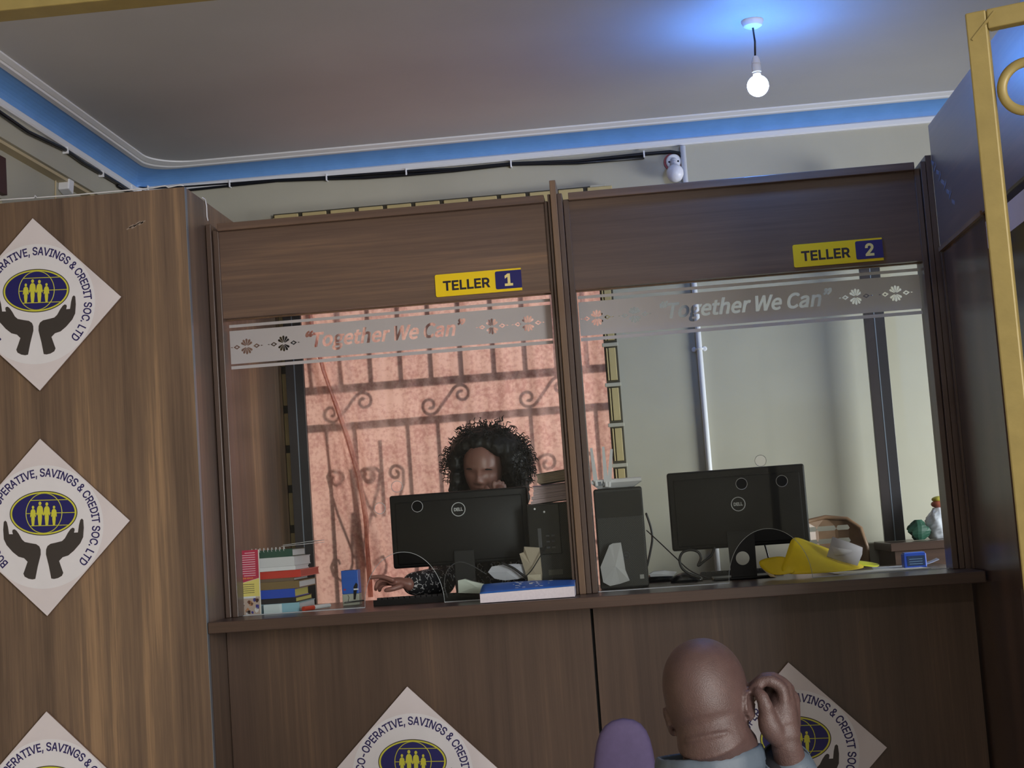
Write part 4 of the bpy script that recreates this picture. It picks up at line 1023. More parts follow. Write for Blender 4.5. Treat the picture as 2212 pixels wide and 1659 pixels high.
bundle('paper_bundle', ((1148, 1090), (1232, 1077), (1228, 1042), (1152, 1052)), .20, .22, LIL, LPUR, 'thick bundle of lilac-edged papers lying on the tower', 11, 4)
bundle('paper_bundle', ((1162, 1046), (1224, 1036), (1224, 1014), (1158, 1026)), .21, .20, mat('cream_pages', (166, 150, 132), .75), mat('grey_cover', (120, 112, 104), .6), 'smaller bundle of cream papers on top of the lilac-edged papers', 6, 6)
a, c_ = at(1212, 1078, Y=.23), at(1244, 1041, Y=.23)
tag(MB().box(a.x, c_.x, .24, .42, a.z+.002, c_.z-.002, .006).build('purple_file', LPUR), 'purple file squeezed behind the lilac-edged papers', 'file') if 0 else None
# dark bag squeezed between tower and post
a = at(1228, 1180, Y=.36)
t = thing('handbag', 'dark blue bag squeezed between the tower and the divider post', 'bag', (a.x, .5, CTR))
b = MB(); rings = []
for i in range(9):
    s = i/8; w = .030*(1-.25*s); d = .11*(1-.35*s); z_ = CTR+.001+.25*s
    rings.append([(1.206+w*.9*math.cos(q)*(1+.08*math.sin(5*q+i)), .42+d*math.sin(q), z_) for q in (2*PI*k/18 for k in range(18))])
b.loft(rings).build('body', mat('denim_navy', (34, 42, 66), .7, noise=.2, nscale=40), t, smooth=True)
MB().tube([(1.190, .33, CTR+.22), (1.186, .31, CTR+.17), (1.187, .31, CTR+.10), (1.194, .315, CTR+.06)], .005, 8).build('strap', mat('strap_blue', (116, 128, 160), .6), t, smooth=True)

# ------------------------------------------------------------------ things behind teller 2
YELP = mat('yellow_envelope', (236, 206, 20), .55, noise=.05, nscale=18)
t = thing('envelope', 'large crumpled yellow envelope lying open beside the monitor with a holed stand', 'envelope', at(1700, 1245, Y=.16))
def solidsheet(name, pts, m, par=None, th=.0012, sub=2, label=None, cat=None):
    """pts = grid rows of world points -> smooth thick sheet"""
    b = MB(); g = [[b.b.verts.new(p) for p in r] for r in pts]
    for r0, r1 in zip(g, g[1:]):
        for i in range(len(r0)-1): b.b.faces.new((r0[i], r0[i+1], r1[i+1], r1[i]))
    o = b.build(name, m, par, smooth=True)
    if sub: s = o.modifiers.new('sub', 'SUBSURF'); s.levels = s.render_levels = sub
    s = o.modifiers.new('thick', 'SOLIDIFY'); s.thickness = th; s.offset = 0
    return o
g = lambda x, y, Y: (lambda q: Vector((q.x, q.y, max(q.z, CTR+.003))))(at(x, y, Y=Y))
solidsheet('front_flap', [[g(1632, 1212, .20), g(1662, 1204, .20), g(1696, 1200, .19)], [g(1650, 1232, .17), g(1680, 1222, .16), g(1710, 1214, .17)], [g(1672, 1244, .13), g(1700, 1240, .12), g(1722, 1236, .12)]], YELP, t)
solidsheet('body', [[g(1712, 1154, .22), g(1750, 1172, .23), g(1790, 1184, .25), g(1830, 1205, .27)], [g(1704, 1180, .19), g(1748, 1192, .18), g(1795, 1204, .20), g(1850, 1214, .24)], [g(1694, 1212, .16), g(1745, 1215, .14), g(1800, 1221, .16), g(1865, 1222, .22)], [g(1680, 1242, .13), g(1745, 1240, .115), g(1805, 1236, .13), g(1870, 1228, .20)]], YELP, t)
solidsheet('back_flap', [[g(1832, 1208, .32), g(1865, 1212, .34), g(1904, 1218, .34)], [g(1830, 1220, .25), g(1865, 1222, .26), g(1898, 1226, .27)]], mat('lime_flap', (214, 216, 40), .5), t)
solidsheet('inner_paper', [[g(1640, 1222, .19), g(1660, 1232, .16)], [g(1664, 1246, .14), g(1678, 1247, .125)]], mat('inner_cream', (214, 196, 150), .7), t, sub=0)
o = solidsheet('paper_packet', [[g(1798, 1160, .215), g(1832, 1171, .215), g(1863, 1183, .22)], [g(1792, 1182, .20), g(1826, 1192, .195), g(1862, 1198, .205)], [g(1786, 1202, .19), g(1822, 1214, .185), g(1852, 1222, .195)]], mat('greyish_packet', (196, 190, 194), .75), None, th=.004, sub=0)
tag(o, 'creased white paper packet resting on the yellow envelope', 'packet')
solidsheet('torn_slip', [[g(1797, 1180, .188), g(1812, 1184, .186), g(1840, 1188, .19)], [g(1803, 1200, .182), g(1822, 1198, .182), g(1842, 1192, .188)]], mat('torn_slip', (206, 200, 202), .75), o, th=.001, sub=0)
BLP = mat('bluish_sheet', (206, 212, 232), .7)
def sheetflat(c, w, d, rz, z_, m, label, curl=0):
    M = Matrix.Translation((c[0], c[1], z_)) @ Matrix.Rotation(rz, 4, 'Z'); b = MB(M); R = []
    for i in range(11):
        u = i/10; h = curl*max(0, u-.6)**2*6
        R.append([(-w/2+w*u, -d/2, h), (-w/2+w*u, d/2, h), (-w/2+w*u, d/2, h+.002), (-w/2+w*u, -d/2, h+.002)])
    return tag(b.loft(R).build('paper_sheet', m), label, 'paper')
sheetflat((2.20, .22), .30, .20, .10, CTR+.0006, PAPER, 'white papers lying under the small blue box behind teller 2')
sheetflat((2.31, .34), .22, .12, -.12, CTR+.0032, BLP, 'curled bluish sheet behind the small blue box', .020)

# brown plastic chair
BRP = mat('brown_plastic', (120, 92, 68), .45, noise=.25, nscale=14)
t = thing('plastic_chair', 'brown marbled plastic chair behind the yellow envelope', 'chair', (2.02, .78, FZ))
cx, cy = at(1790, 1160, Y=.78).x, .78; zt = at(1800, 1116, Y=.78).z
hw = at(1874, 1180, Y=.78).x-cx
def backpt(x, z_): return Vector((cx+x, cy-.06*(x/hw)**2+.05, z_))
out = [(-hw*.95, zt-.42), (hw*.95, zt-.42), (hw*.97, zt-.12), (hw*.86, zt-.05), (hw*.55, zt-.012), (0, zt), (-hw*.55, zt-.012), (-hw*.86, zt-.05), (-hw*.97, zt-.12)]
P = [(x, z_-zt) for x, z_ in out]
slots = []
for i, (sx0, sx1) in enumerate(((-.80, -.30), (-.22, .22), (.30, .56))):
    for z_ in (-.040, -.088):
        slots.append([(hw*sx0, z_-.012), (hw*sx1, z_-.012), (hw*sx1+.006, z_-.006), (hw*sx1, z_+.006), (hw*sx0, z_+.006), (hw*sx0-.006, z_-.006)])
me = flat([P]+slots, .006); me.transform(Matrix.Rotation(PI/2, 4, 'X'))
for v in me.vertices: v.co = Vector((cx+v.co.x, cy+.05-.07*(v.co.x/hw)**2+v.co.y, zt+v.co.z))
link('backrest', me, BRP, t)
b = MB().tube([backpt(x, z_)+Vector((0, -.004-.0*x, 0)) for x, z_ in (out[1], out[2], out[3], out[4], out[5], out[6], out[7], out[8], out[0])], .0085, 8); b.build('rim', BRP, t, smooth=True)
sz = zt-.42
MB().box(cx-hw, cx+hw, cy-.42+.06, cy+.045, sz-.02, sz, .012, 3).build('seat', BRP, t, smooth='auto')
for sx in (-1, 1):
    for y0 in (cy-.33, cy+.02):
        MB().tube([(cx+sx*hw*.85, y0, sz-.018), (cx+sx*hw*.98, y0+(.02 if y0 > cy-.1 else -.02), FZ)], [.024, .018], 10).build('leg', BRP, t, smooth='auto')
MB().tube([backpt(hw*.3, zt-.2), backpt(hw*.7, zt-.10)+Vector((0, -.02, 0)), backpt(hw*.8, zt-.2)+Vector((0, -.03, 0))], .01, 8).build('film_wrap', mat('clear_film', (170, 140, 112), .1), t, smooth=True) if 0 else None
# bag and bits on the low shelf
t = thing('plastic_bag', 'white plastic bag on the low shelf behind teller 2', 'bag', (2.53, .80, 1.156))
random.seed(5)
a = at(2026, 1155, Y=.74)
b = MB(); rings = []
for i in range(11):
    s = i/10; r = .058*math.sin(PI*(.18+.74*s))**.6*(1-.25*s)
    rings.append([(a.x+.022+r*math.cos(q)*(1+.16*math.sin(4*q+i*1.3)), .80+r*.9*math.sin(q)*(1+.12*math.sin(5*q+i)), 1.157+.115*s) for q in (2*PI*k/22 for k in range(22))])
b.loft(rings).build('body', mat('white_film', (214, 218, 226), .3), t, smooth=True)
MB().ell((a.x+.03, .80, 1.285), (.034, .03, .016)).build('orange_top', mat('orange_red', (176, 96, 76), .5), t, smooth=True)
MB().ell((a.x+.03, .80, 1.303), (.030, .026, .012)).build('yellow_top', mat('dull_yellow', (200, 190, 80), .5), t, smooth=True)
a = at(1997, 1158, Y=.76)
t = thing('green_packet', 'small dark green crumpled packet next to the white plastic bag', 'packet', (a.x, .78, 1.156))
b = MB(); random.seed(9); rings = []
for i in range(8):
    s = i/7; r = .034*math.sin(PI*(.15+.75*s))
    rings.append([(a.x-.016+r*1.1*math.cos(q)*(1+.3*math.sin(3*q+i)), .775+r*.7*math.sin(q), 1.157+.075*s) for q in (2*PI*k/14 for k in range(14))])
b.loft(rings).build('wrap', mat('dark_green', (34, 74, 58), .5), t)

# purple chair next to the man
PUR = mat('purple_cloth', (92, 80, 116), .8, noise=.06, nscale=60, bump=.1, bscale=300)
a, c_ = at(1290, 1640, Y=-1.15), at(1412, 1640, Y=-1.15); zt = at(1346, 1556, Y=-1.15).z
cx = (a.x+c_.x)/2; hw = (c_.x-a.x)/2
t = thing('waiting_chair', 'chair with a rounded purple cloth backrest beside the bald man', 'chair', (cx, -1.0, FZ))
b = MB(); rings = []
for z_, k in ((zt-.50, .9), (zt-.42, 1.15), (zt-.25, 1.2), (zt-.12, 1.12), (zt-.085, 1.05), (zt-.055, .96), (zt-.033, .84), (zt-.016, .66), (zt-.005, .42), (zt, .08)):
    y = -1.12-.10*(z_-zt); w, d = hw*k, .030*min(1, .35+k*.65)
    rings.append([(cx+.004*(z_-zt)*10+w*math.copysign(abs(math.cos(q))**.8, math.cos(q)), y+d*math.copysign(abs(math.sin(q))**.7, math.sin(q)), z_) for q in (2*PI*k_/28 for k_ in range(28))])
b.loft(rings).build('backrest', PUR, t, smooth=True)
sz = zt-.50
MB().box(cx-.19, cx+.19, -1.06, -.64, sz-.06, sz, .02, 3).build('seat', PUR, t, smooth='auto')
for sx in (-.17, .17):
    for y in (-1.04, -.67): MB().tube([(cx+sx, y, sz-.055), (cx+sx*1.08, y, FZ)], .012, 10).build('leg', DARKST, t, smooth=True)
MB().box(cx-.03, cx+.03, -1.10, -1.055, sz-.04, zt-.40, .004).build('back_bracket', DARKST, t)
# ------------------------------------------------------------------ people
SKINM = mat('skin_brown', (84, 64, 61), .47, noise=.10, nscale=45, bump=.5, bscale=420, sub=.08)
SKINW = mat('skin_deep_brown', (138, 98, 88), .42, noise=.06, nscale=30, sub=.08)
def head_geo(mb, M, s=1.0, female=False):
    """cranium, face and ears in head space (face towards -y), placed by M"""
    nu, nv = 96, 80
    bumps = [(0, .006, .008, .020, .010), (0, -.020, .0125, .013, .021), (.013, -.027, .007, .006, .010), (-.013, -.027, .007, .006, .010),
             (.030, .030, .022, .008, .006), (-.030, .030, .022, .008, .006), (.032, .010, .015, .010, -.011), (-.032, .010, .015, .010, -.011),
             (.032, .007, .011, .0065, .007), (-.032, .007, .011, .0065, .007), (.044, -.018, .020, .020, .007), (-.044, -.018, .020, .020, .007),
             (0, -.050, .020, .0055, .010), (0, -.064, .017, .006, .010), (0, -.0573, .022, .0022, -.005), (0, -.094, .020, .014, .010), (.032, .0045, .012, .0016, -.003), (-.032, .0045, .012, .0016, -.003)]
    rings = []
    for i in range(nv+1):
        th = -PI/2+PI*(i+.03)/(nv+.06); R = []
        for j in range(nu):
            ph = 2*PI*j/nu; x, y, z = math.cos(th)*math.cos(ph), math.cos(th)*math.sin(ph), math.sin(th)
            hz = math.sqrt(max(0, 1-z*z)); kk = (1+.10*max(0, z)*hz*2); kk *= (hz**-.13 if z > 0 and hz > .05 else 1); p = Vector((.0745*x*kk, .097*y*kk, .117*z))
            if z < 0:
                t = -z; p.x *= 1-.26*t**1.6
                if y > 0: p.y *= 1-.42*t**1.3
                else: p.y *= 1+.05*t
            if y > 0 and z > -.2: p.y *= 1.03
            fr = max(0, -y)**.7
            if fr > 0:
                if abs(p.x) < .06: p.y += 0
                dy = sum(a*math.exp(-((p.x-cx)/sx)**2-((p.z-cz)/sz)**2) for cx, cz, sx, sz, a in bumps)
                p.y -= dy*fr*(.85 if female else 1)
            R.append(M @ (p*s))
        rings.append(R)
    mb.loft(rings)
    for sd in (-1, 1):                                                  # ears: shell, rim and lobe
        es = s if female else s*.80
        E = M @ Matrix.Translation((sd*(.075 if female else .0705)*s, .012*s, (.002 if female else -.024)*s)) @ Matrix.Rotation(sd*(.55 if female else .32), 4, 'Z') @ Matrix.Rotation(.14, 4, 'X')
        RE = E.to_3x3()
        mb.ell(E @ Vector((sd*.008*es, .006*es, .002)), (.0055*es, .016*es, .027*es), RE)
        rim = [E @ Vector((sd*(.012+.003*math.sin(a))*es, (.006-.018*math.cos(a))*es, (.004+.030*math.sin(a))*es)) for a in (PI*(-.35+1.5*k/16) for k in range(17))]
        mb.tube(rim, .0042*es, 8, round_ends=True)
        mb.ell(E @ Vector((sd*(.010 if female else .003)*es, -.002*es, -.022*es)), (.0048*es, .0085*es, .010*es), RE)
def chain(mb, pts, rad, n=12): mb.tube(pts, rad, n, round_ends=True)
def smooth_path(P, k=5):
    Q = []
    for i in range(len(P)-1):
        p0, p1, p2, p3 = P[max(i-1, 0)], P[i], P[i+1], P[min(i+2, len(P)-1)]
        for q in range(k):
            s = q/k; Q.append(.5*((2*p1)+(p2-p0)*s+(2*p0-5*p1+4*p2-p3)*s*s+(-p0+3*p1-3*p2+p3)*s**3))
    return Q+[P[-1]]
def torso(mb, levels, grow=0, n=28):
    """levels = (centre, half width, half depth) from the hips up"""
    mb.loft([[Vector(c)+Vector(((w+grow)*math.copysign(abs(math.cos(a))**.85, math.cos(a)), (d+grow)*math.copysign(abs(math.sin(a))**.85, math.sin(a)), 0)) for a in (2*PI*k/n for k in range(n))] for c, w, d in levels])

# --- bald man, seen from behind, hand at his ear
YM = -2.10
hp = lambda x, y, d=0: at(x, y, Y=YM+d)
hc = hp(1530, 1512, .02); topz = hp(1527, 1389).z
hc = Vector((hc.x, YM+.03, topz-.112))
MH = Matrix.Translation(hc) @ Matrix.Rotation(-.13, 4, 'Y') @ Matrix.Rotation(-.16, 4, 'X') @ Matrix.Rotation(PI-.24, 4, 'Z')
man = thing('person', 'bald man in a blue-grey jacket seen from behind, right hand at his ear', 'person', (hc.x, YM, FZ))
mb = MB(); head_geo(mb, MH, 1.02)
nb = hp(1556, 1652, .01); nx = nb.x
mb.tube([MH @ Vector((0, .022, -.02)), MH @ Vector((0, .028, -.065)), hp(1556, 1610, .03), Vector((nb.x, YM+.03, nb.z-.03)), Vector((nb.x, YM+.03, nb.z-.10))], [.062, .068, .070, .074, .085], 28)
roll = [MH @ Vector((.046*math.sin(a), .062+.022*math.cos(a), -.062)) for a in (-1.1+2.2*k/12 for k in range(13))]
mb.tube(roll, [.003+.003*math.sin(PI*k/12) for k in range(13)], 10, round_ends=True)          # fold at the nape
roll = [MH @ Vector((.044*math.sin(a), .055+.022*math.cos(a), -.088)) for a in (-1.1+2.2*k/12 for k in range(13))]
mb.tube(roll, [.003+.002*math.sin(PI*k/12) for k in range(13)], 10, round_ends=True)
sz_ = nb.z
LV = [((nx-.01, YM-.03, .31), .165, .12), ((nx-.01, YM-.02, .42), .170, .125), ((nx-.005, YM+.0, .55), .175, .118), ((nx, YM+.02, .68), .195, .118), ((nx, YM+.03, sz_-.13), .185, .095), ((nx, YM+.035, sz_-.075), .150, .072), ((nx, YM+.035, sz_-.04), .085, .058)]
torso(mb, LV)
sh = {s: Vector((nx+s*.185, YM+.03, sz_-.125)) for s in (-1, 1)}
elb = Vector((hp(1782, 1800).x, YM+.13, sz_-.245)); wri = hp(1698, 1608, .015)
for s in (-1, 1): mb.tube([sh[s]-Vector((s*.1, 0, -.02)), sh[s]], [.055, .062], 16, round_ends=True)
mb.tube([sh[1], sh[1].lerp(elb, .5), elb], [.058, .052, .044], 16, round_ends=True)
mb.tube([elb, elb.lerp(wri, .35), elb.lerp(wri, .8), wri], [.044, .043, .031, .028], 16, round_ends=True)
le = Vector((nx-.25, YM+.06, sz_-.40)); lwst = Vector((nx-.12, YM+.28, .42))
mb.tube([sh[-1], sh[-1].lerp(le, .5), le], [.058, .052, .044], 16, round_ends=True)
mb.tube([le, le.lerp(lwst, .4), lwst], [.044, .042, .028], 16, round_ends=True)
# right hand: palm, thumb pad, thumb, four curled fingers
mb.tube(smooth_path([wri, hp(1697, 1582, .014), hp(1688, 1552, .018), hp(1690, 1520, .022)]), [.027]*4+[.029]*4+[.033]*4+[.032, .031, .029, .027], 18, round_ends=True, squash=(1.0, .95))
mb.tube([hp(1700, 1566, .03), hp(1703, 1512, .045)], [.026, .022], 14, round_ends=True)
mb.tube(smooth_path([hp(1680, 1592, -.002), hp(1662, 1564, -.010), hp(1656, 1538, -.014)]), [.019, .020, .021, .022, .022, .0215, .020, .0185, .017, .0155, .0145], 14, round_ends=True)
chain(mb, smooth_path([hp(1658, 1545, -.014), hp(1652, 1522, -.018), hp(1646, 1506, -.016), hp(1637, 1496, -.010)]), [.0145]*6+[.0125]*5+[.012, .0115, .011, .0105, .010])
for d, F_ in ((.004, ((1693, 1518), (1688, 1488), (1664, 1471), (1643, 1475), (1625, 1492))), (.020, ((1700, 1514), (1696, 1482), (1670, 1465), (1648, 1466), (1629, 1480))), (.036, ((1704, 1516), (1702, 1488), (1684, 1476), (1664, 1484), (1661, 1506))), (.052, ((1706, 1526), (1704, 1500), (1688, 1492), (1671, 1500), (1668, 1518)))):
    P = smooth_path([hp(x, y, d) for x, y in F_], 4); k = .9 if d > .05 else 1
    chain(mb, P, [(.0128-.0032*i/(len(P)-1)+(.0010 if i in (4, 8, 12) else 0))*k for i in range(len(P))])
# left hand resting on the thigh
mb.ell(lwst+Vector((.02, .05, -.005)), (.036, .048, .016))
for k in range(4): chain(mb, [lwst+Vector((-.006+.019*k, .085, 0)), lwst+Vector((-.008+.020*k, .125, -.004)), lwst+Vector((-.008+.020*k, .150-.008*abs(k-1.5), -.016))], [.009, .0085, .0075])
chain(mb, [lwst+Vector((.048, .03, -.002)), lwst+Vector((.070, .062, -.006)), lwst+Vector((.074, .085, -.010))], [.011, .010, .0085])
for s in (-1, 1):
    hip = Vector((nx+s*.09, YM-.02, .385)); kn = Vector((nx+s*.15, YM+.40, .40)); an = Vector((nx+s*.15, YM+.38, -.03))
    mb.tube([hip, hip.lerp(kn, .5), kn], [.088, .075, .058], 16, round_ends=True); mb.tube([kn, kn.lerp(an, .35), an], [.056, .054, .036], 16, round_ends=True)
    mb.tube([an+Vector((0, -.03, -.03)), an+Vector((0, .06, -.035)), an+Vector((0, .17, -.045))], [.034, .033, .022], 12, round_ends=True)
link('body', remesh(mb, .0034, 3), SKINM, man)
JK = mat('jacket_blue_grey', (82, 93, 105), .55, noise=.06, nscale=40, bump=.25, bscale=70)
JD = mat('jacket_lining', (26, 26, 32), .8)
mb = MB(); torso(mb, LV[:-1], .016)
for s in (-1, 1): mb.tube([sh[s]-Vector((s*.1, 0, -.02)), sh[s]], [.070, .076], 16, round_ends=True)
cuf = elb.lerp(wri, .80)
mb.tube([sh[1], sh[1].lerp(elb, .5), elb], [.074, .066, .060], 18, round_ends=True); mb.tube([elb, elb.lerp(wri, .4), cuf], [.060, .056, .045], 18, round_ends=True)
mb.tube([sh[-1], sh[-1].lerp(le, .5), le], [.074, .066, .060], 18, round_ends=True); mb.tube([le, le.lerp(lwst, .4), le.lerp(lwst, .92)], [.060, .056, .044], 18, round_ends=True)
link('jacket', remesh(mb, .006, 4), JK, man)
# stand-up collar, gathered, open in front
cc = hp(1534, 1655, .035); cz = hp(1530, 1638, -.06).z
b = MB(); ro, ri = [], []
prof = [(.004, -.050), (.006, -.030), (.004, -.012), (.001, -.002), (-.004, 0), (-.008, -.004), (-.009, -.03), (-.009, -.050)]
cols = []
for k in range(61):
    a = -PI*.5 + (k/60-.5)*2*PI*.86; wv = .0016*math.sin(k*2.9)+.001*math.sin(k*5.3)
    rr = Vector((.098+.0*abs(math.sin(a)), .088, 0))
    cols.append([Vector((cc.x+(rr.x+d+wv)*math.cos(a), cc.y+(rr.y+d+wv)*math.sin(a), cz+z_-.012*max(0, math.sin(a))+.012*math.cos(a)*.6)) for d, z_ in prof])
b.loft(cols); b.build('collar', JK, man, smooth=True)
# open cuff round the wrist
d = (wri-elb).normalized(); Rc = Vector((0, 0, 1)).rotation_difference(d).to_matrix()
cfc = hp(1694, 1634, .02)
Rc = Vector((0, 0, 1)).rotation_difference((d+Vector((.25, -.25, 0))).normalized()).to_matrix()
MB().lathe([(.050, -.065), (.047, -.03), (.046, 0), (.044, .003), (.042, 0), (.043, -.03), (.045, -.065)], 30, cfc+Vector((.004, .006, -.004)), Rc).build('cuff', JK, man, smooth=True)
MB().lathe([(.0425, .0005), (.040, -.012), (.036, -.03), (.0, -.032)], 30, cfc+Vector((.004, .006, -.004)), Rc).build('cuff_lining', JD, man, smooth=True)
mb = MB()
for s in (-1, 1):
    hip = Vector((nx+s*.09, YM-.02, .385)); kn = Vector((nx+s*.15, YM+.40, .40)); an = Vector((nx+s*.15, YM+.38, .0))
    mb.tube([hip-Vector((s*.03, .02, 0)), hip.lerp(kn, .5), kn], [.100, .088, .070], 16, round_ends=True); mb.tube([kn, an], [.070, .056], 16, round_ends=True)
link('trousers', remesh(mb, .009, 4), mat('dark_trousers', (44, 46, 56), .8), man)
for s in (-1, 1):
    an = Vector((nx+s*.15, YM+.38, -.03))
    mb = MB(); mb.tube([an+Vector((0, -.035, -.028)), an+Vector((0, .07, -.030)), an+Vector((0, .185, -.040))], [.042, .041, .030], 14, round_ends=True)
    link('shoe', remesh(mb, .005, 2), BLACK, man)
t = thing('bench', 'dark bench the bald man sits on, at the bottom edge of the picture', 'bench', (nx, YM-.05, FZ))
MB().box(nx-.30, nx+.30, YM-.24, YM+.20, .225, .262, .01).build('seat', DARKST, t)
for sx in (-.26, .26):
    for y in (YM-.20, YM+.16): MB().box(nx+sx-.015, nx+sx+.015, y-.015, y+.015, FZ, .2248).build('leg', DARKST, t)

# --- teller: woman with curly hair looking down behind the monitor
YW = .60
wp = lambda x, y, d=0: at(x, y, Y=YW+d)
hc = wp(1043, 1013, .0)+Vector((0, .03, 0))
MHW = Matrix.Translation(hc) @ Matrix.Rotation(.07, 4, 'Y') @ Matrix.Rotation(.30, 4, 'X') @ Matrix.Rotation(-.10, 4, 'Z')
lady = thing('person', 'woman with a big curly afro looking down behind the monitor of teller 1', 'person', (hc.x, YW+.1, FZ))
mb = MB(); head_geo(mb, MHW, .97, True)
N0 = Vector((hc.x+.015, YW+.13, hc.z-.17))
mb.tube([MHW @ Vector((0, .02, -.03)), MHW @ Vector((0, .03, -.08)), N0, N0-Vector((0, -.02, .06))], [.050, .050, .052, .07], 22)
LW = [((hc.x+.02, YW+.22, .66), .17, .12), ((hc.x+.02, YW+.22, .80), .165, .11), ((hc.x+.02, YW+.20, .95), .15, .10), ((hc.x+.02, YW+.17, 1.12), .165, .105), ((hc.x+.015, YW+.15, 1.24), .165, .09), ((hc.x+.015, YW+.14, N0.z-.05), .12, .065), ((hc.x+.015, YW+.135, N0.z-.01), .06, .05)]
torso(mb, LW)
shR, shL = Vector((hc.x-.16, YW+.14, 1.265)), Vector((hc.x+.19, YW+.14, 1.265))
wR = at(884, 1262, Y=.33); eR = Vector((hc.x-.17, .50, 1.135)); wR.z = max(wR.z, 1.125)
wL = Vector((wp(1086, 1078).x, YW-.085, wp(1080, 1080, -.08).z)); eL = Vector((hc.x+.11, .56, 1.135))
for a, c_ in ((shR, eR), (shL, eL)): mb.tube([a, a.lerp(c_, .5), c_], [.055, .048, .040], 14, round_ends=True)
mb.tube([eR, eR.lerp(wR, .4), wR], [.040, .038, .025], 14, round_ends=True)
mb.tube([eL, eL.lerp(wL, .4), wL], [.040, .038, .025], 14, round_ends=True)
# hand over the keyboard
kp = lambda x, y, d=0: at(x, y, Y=.31+d)
mb.tube(smooth_path([wR, kp(868, 1259, .01), kp(850, 1257, .0)], 4), [.024, .024, .025, .026, .027, .027, .026, .024, .022], 14, round_ends=True, squash=(.72, 1))
for d, F_ in ((-.026, ((848, 1253), (830, 1247), (815, 1246), (801, 1248))), (-.010, ((846, 1256), (828, 1253), (816, 1259), (812, 1269))), (.008, ((846, 1258), (826, 1257), (815, 1264), (812, 1273))), (.024, ((848, 1260), (832, 1261), (822, 1268), (820, 1275)))):
    P = smooth_path([kp(x, y, d) for x, y in F_], 4); chain(mb, P, [.0092-.0022*i/(len(P)-1) for i in range(len(P))])
chain(mb, smooth_path([kp(866, 1266, -.02), kp(848, 1272, -.034), kp(834, 1275, -.036)], 4), [.0105, .0105, .010, .010, .0095, .009, .0088, .0084, .008])
# hand at the chin
mb.tube([wL, wp(1080, 1062, -.092)], [.025, .024], 14, round_ends=True, squash=(1, .8))
for F_, d in ((((1074, 1064), (1066, 1050), (1067, 1042)), -.098), (((1080, 1064), (1075, 1046), (1078, 1040)), -.088), (((1086, 1064), (1084, 1049), (1086, 1043)), -.078), (((1090, 1066), (1090, 1055), (1090, 1049)), -.068)):
    P = smooth_path([wp(x, y, d) for x, y in F_], 4); chain(mb, P, [.0088-.0016*i/(len(P)-1) for i in range(len(P))])
chain(mb, smooth_path([wp(1070, 1072, -.10), wp(1058, 1062, -.106), wp(1051, 1054, -.10)], 4), [.0105]*4+[.0095]*5)
for s in (-1, 1):
    hip = Vector((hc.x+.02+s*.09, YW+.20, .70)); kn = Vector((hc.x+.02+s*.11, YW-.18, .70)); an = Vector((hc.x+.02+s*.10, YW-.10, .27))
    mb.tube([hip, kn], [.085, .06], 14, round_ends=True); mb.tube([kn, an], [.056, .038], 14, round_ends=True)
    mb.tube([an+Vector((0, .02, -.03)), an+Vector((0, -.14, -.045))], [.034, .026], 12, round_ends=True)
link('body', remesh(mb, .0036, 2), SKINW, lady)
b = MB()
for s in (-1, 1):
    for off in (.0,):
        b.tube([MHW @ Vector((s*(.030+q), -.0925+abs(q)*.35+.012*abs(q/.02)**2*.3, .0195+.006*math.cos(q*60))) for q in (-.020, -.012, -.004, .004, .012, .020)], [.0012, .0022, .0026, .0026, .0022, .001], 6)
b.build('eyebrows', mat('brow_black', (18, 14, 14), .8), lady)
HAIR = mat('hair_black', (14, 12, 13), .55)
random.seed(21); mb = MB(); curls = MB()
H0 = Vector((.012, .030, .026))
for i in range(1100):
    u = Vector((random.gauss(0, 1), random.gauss(0, 1), random.gauss(0, 1))).normalized()
    p = H0+Vector((u.x*.125, u.y*.095, u.z*.105))
    if p.z < -.02: p.x *= 1.06
    front = p.y < -.015
    if p.y < .035 and abs(p.x) < .100 and p.z < .098-3.2*p.x*p.x: continue
    if p.z < -.075: continue
    r = random.uniform(.020, .030)
    mb.ell(MHW @ p, (r, r, r), None, 8, 6)
    if not (p.y < .03 and abs(p.x) < .10 and p.z < .115):
        o = (u*.7+Vector((0, -.0, -.55))).normalized(); c0 = MHW @ (p+u*.020); od = MHW.to_3x3() @ o
        s1 = od.orthogonal().normalized(); s2 = od.cross(s1); L = random.uniform(.025, .06); rr = random.uniform(.004, .007); ph = random.uniform(0, 6)
        curls.tube([c0+od*(L*k/13)+(s1*math.cos(ph+k*.95)+s2*math.sin(ph+k*.95))*rr for k in range(14)], [.0017]*13+[.0008], 4)
for sx in (-1, 1):
    for k in range(60):
        p = Vector((sx*random.uniform(.098, .135)+.012, random.uniform(-.02, .09), random.uniform(-.13, .02)))
        mb.ell(MHW @ p, (.024, .024, .024), None, 8, 6)
me = remesh(mb, .007, 1); hm = link('hair', me, HAIR, lady)
tx = bpy.data.textures.new('curl_relief', 'CLOUDS'); tx.noise_scale = .012
dm = hm.modifiers.new('curls', 'DISPLACE'); dm.texture = tx; dm.strength = .014; dm.mid_level = .5
link('curls', curls.mesh('curls', True), HAIR, hm)
mb = MB(); torso(mb, LW[:-1], .010)
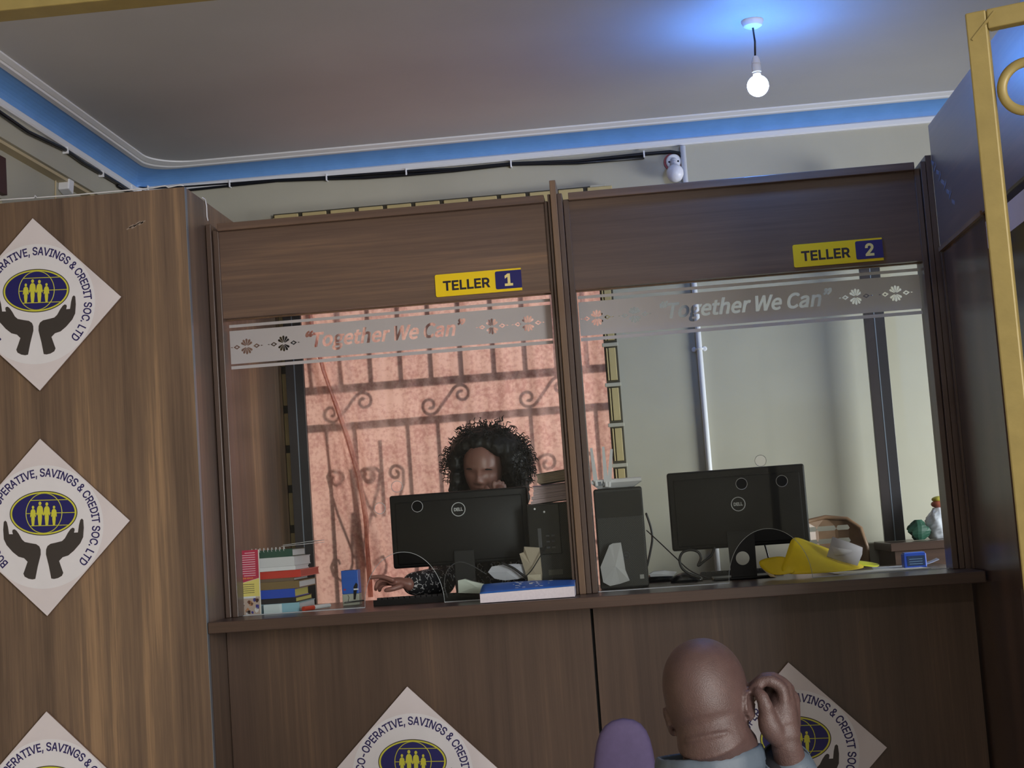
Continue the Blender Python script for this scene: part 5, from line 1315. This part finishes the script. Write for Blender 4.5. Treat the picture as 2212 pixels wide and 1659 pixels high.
for a, c_ in ((shR, eR), (shL, eL)): mb.tube([a, a.lerp(c_, .5), c_], [.066, .060, .054], 16, round_ends=True)
mb.tube([eR, eR.lerp(wR, .85)], [.054, .042], 16, round_ends=True); mb.tube([eL, eL.lerp(wL, .75)], [.054, .042], 16, round_ends=True)
def print_mat():
    m, tt, bb = nt('black_print_dress'); N = tt.nodes.new; L = tt.links.new
    tc = N('ShaderNodeTexCoord'); w = N('ShaderNodeTexVoronoi'); w.feature = 'DISTANCE_TO_EDGE'; w.inputs['Scale'].default_value = 60; w.inputs['Randomness'].default_value = .9
    r = N('ShaderNodeValToRGB'); r.color_ramp.interpolation = 'CONSTANT'
    r.color_ramp.elements[0].color = (.55, .55, .56, 1); r.color_ramp.elements[1].position = .06; r.color_ramp.elements[1].color = (.012, .012, .015, 1)
    L(tc.outputs['Object'], w.inputs['Vector']); nn = N('ShaderNodeTexNoise'); nn.inputs['Scale'].default_value = 55; nn.inputs['Detail'].default_value = 1; L(tc.outputs['Object'], nn.inputs['Vector'])
    ad = N('ShaderNodeMath'); ad.operation = 'ADD'; mm = N('ShaderNodeMath'); mm.operation = 'GREATER_THAN'; mm.inputs[1].default_value = .47; mm.use_clamp = True; L(nn.outputs[0], mm.inputs[0]); L(w.outputs['Distance'], ad.inputs[0]); L(mm.outputs[0], ad.inputs[1]); L(ad.outputs[0], r.inputs[0]); L(r.outputs[0], bb.inputs['Base Color']); bb.inputs['Roughness'].default_value = .8; return m
link('dress', remesh(mb, .006, 3), print_mat(), lady)
t = thing('stool', 'stool the curly-haired woman sits on behind the counter', 'stool', (hc.x+.02, YW+.2, FZ))
MB().lathe([(0, .575), (.17, .575), (.18, .59), (.18, .605), (.17, .615), (0, .615)], 28, (hc.x+.02, YW+.2, 0)).build('seat', BLACK, t)
MB().lathe([(0, FZ), (.20, FZ), (.20, FZ+.02), (.03, FZ+.04), (.025, .575), (0, .575)], 24, (hc.x+.02, YW+.2, 0)).build('pedestal', DARKST, t)
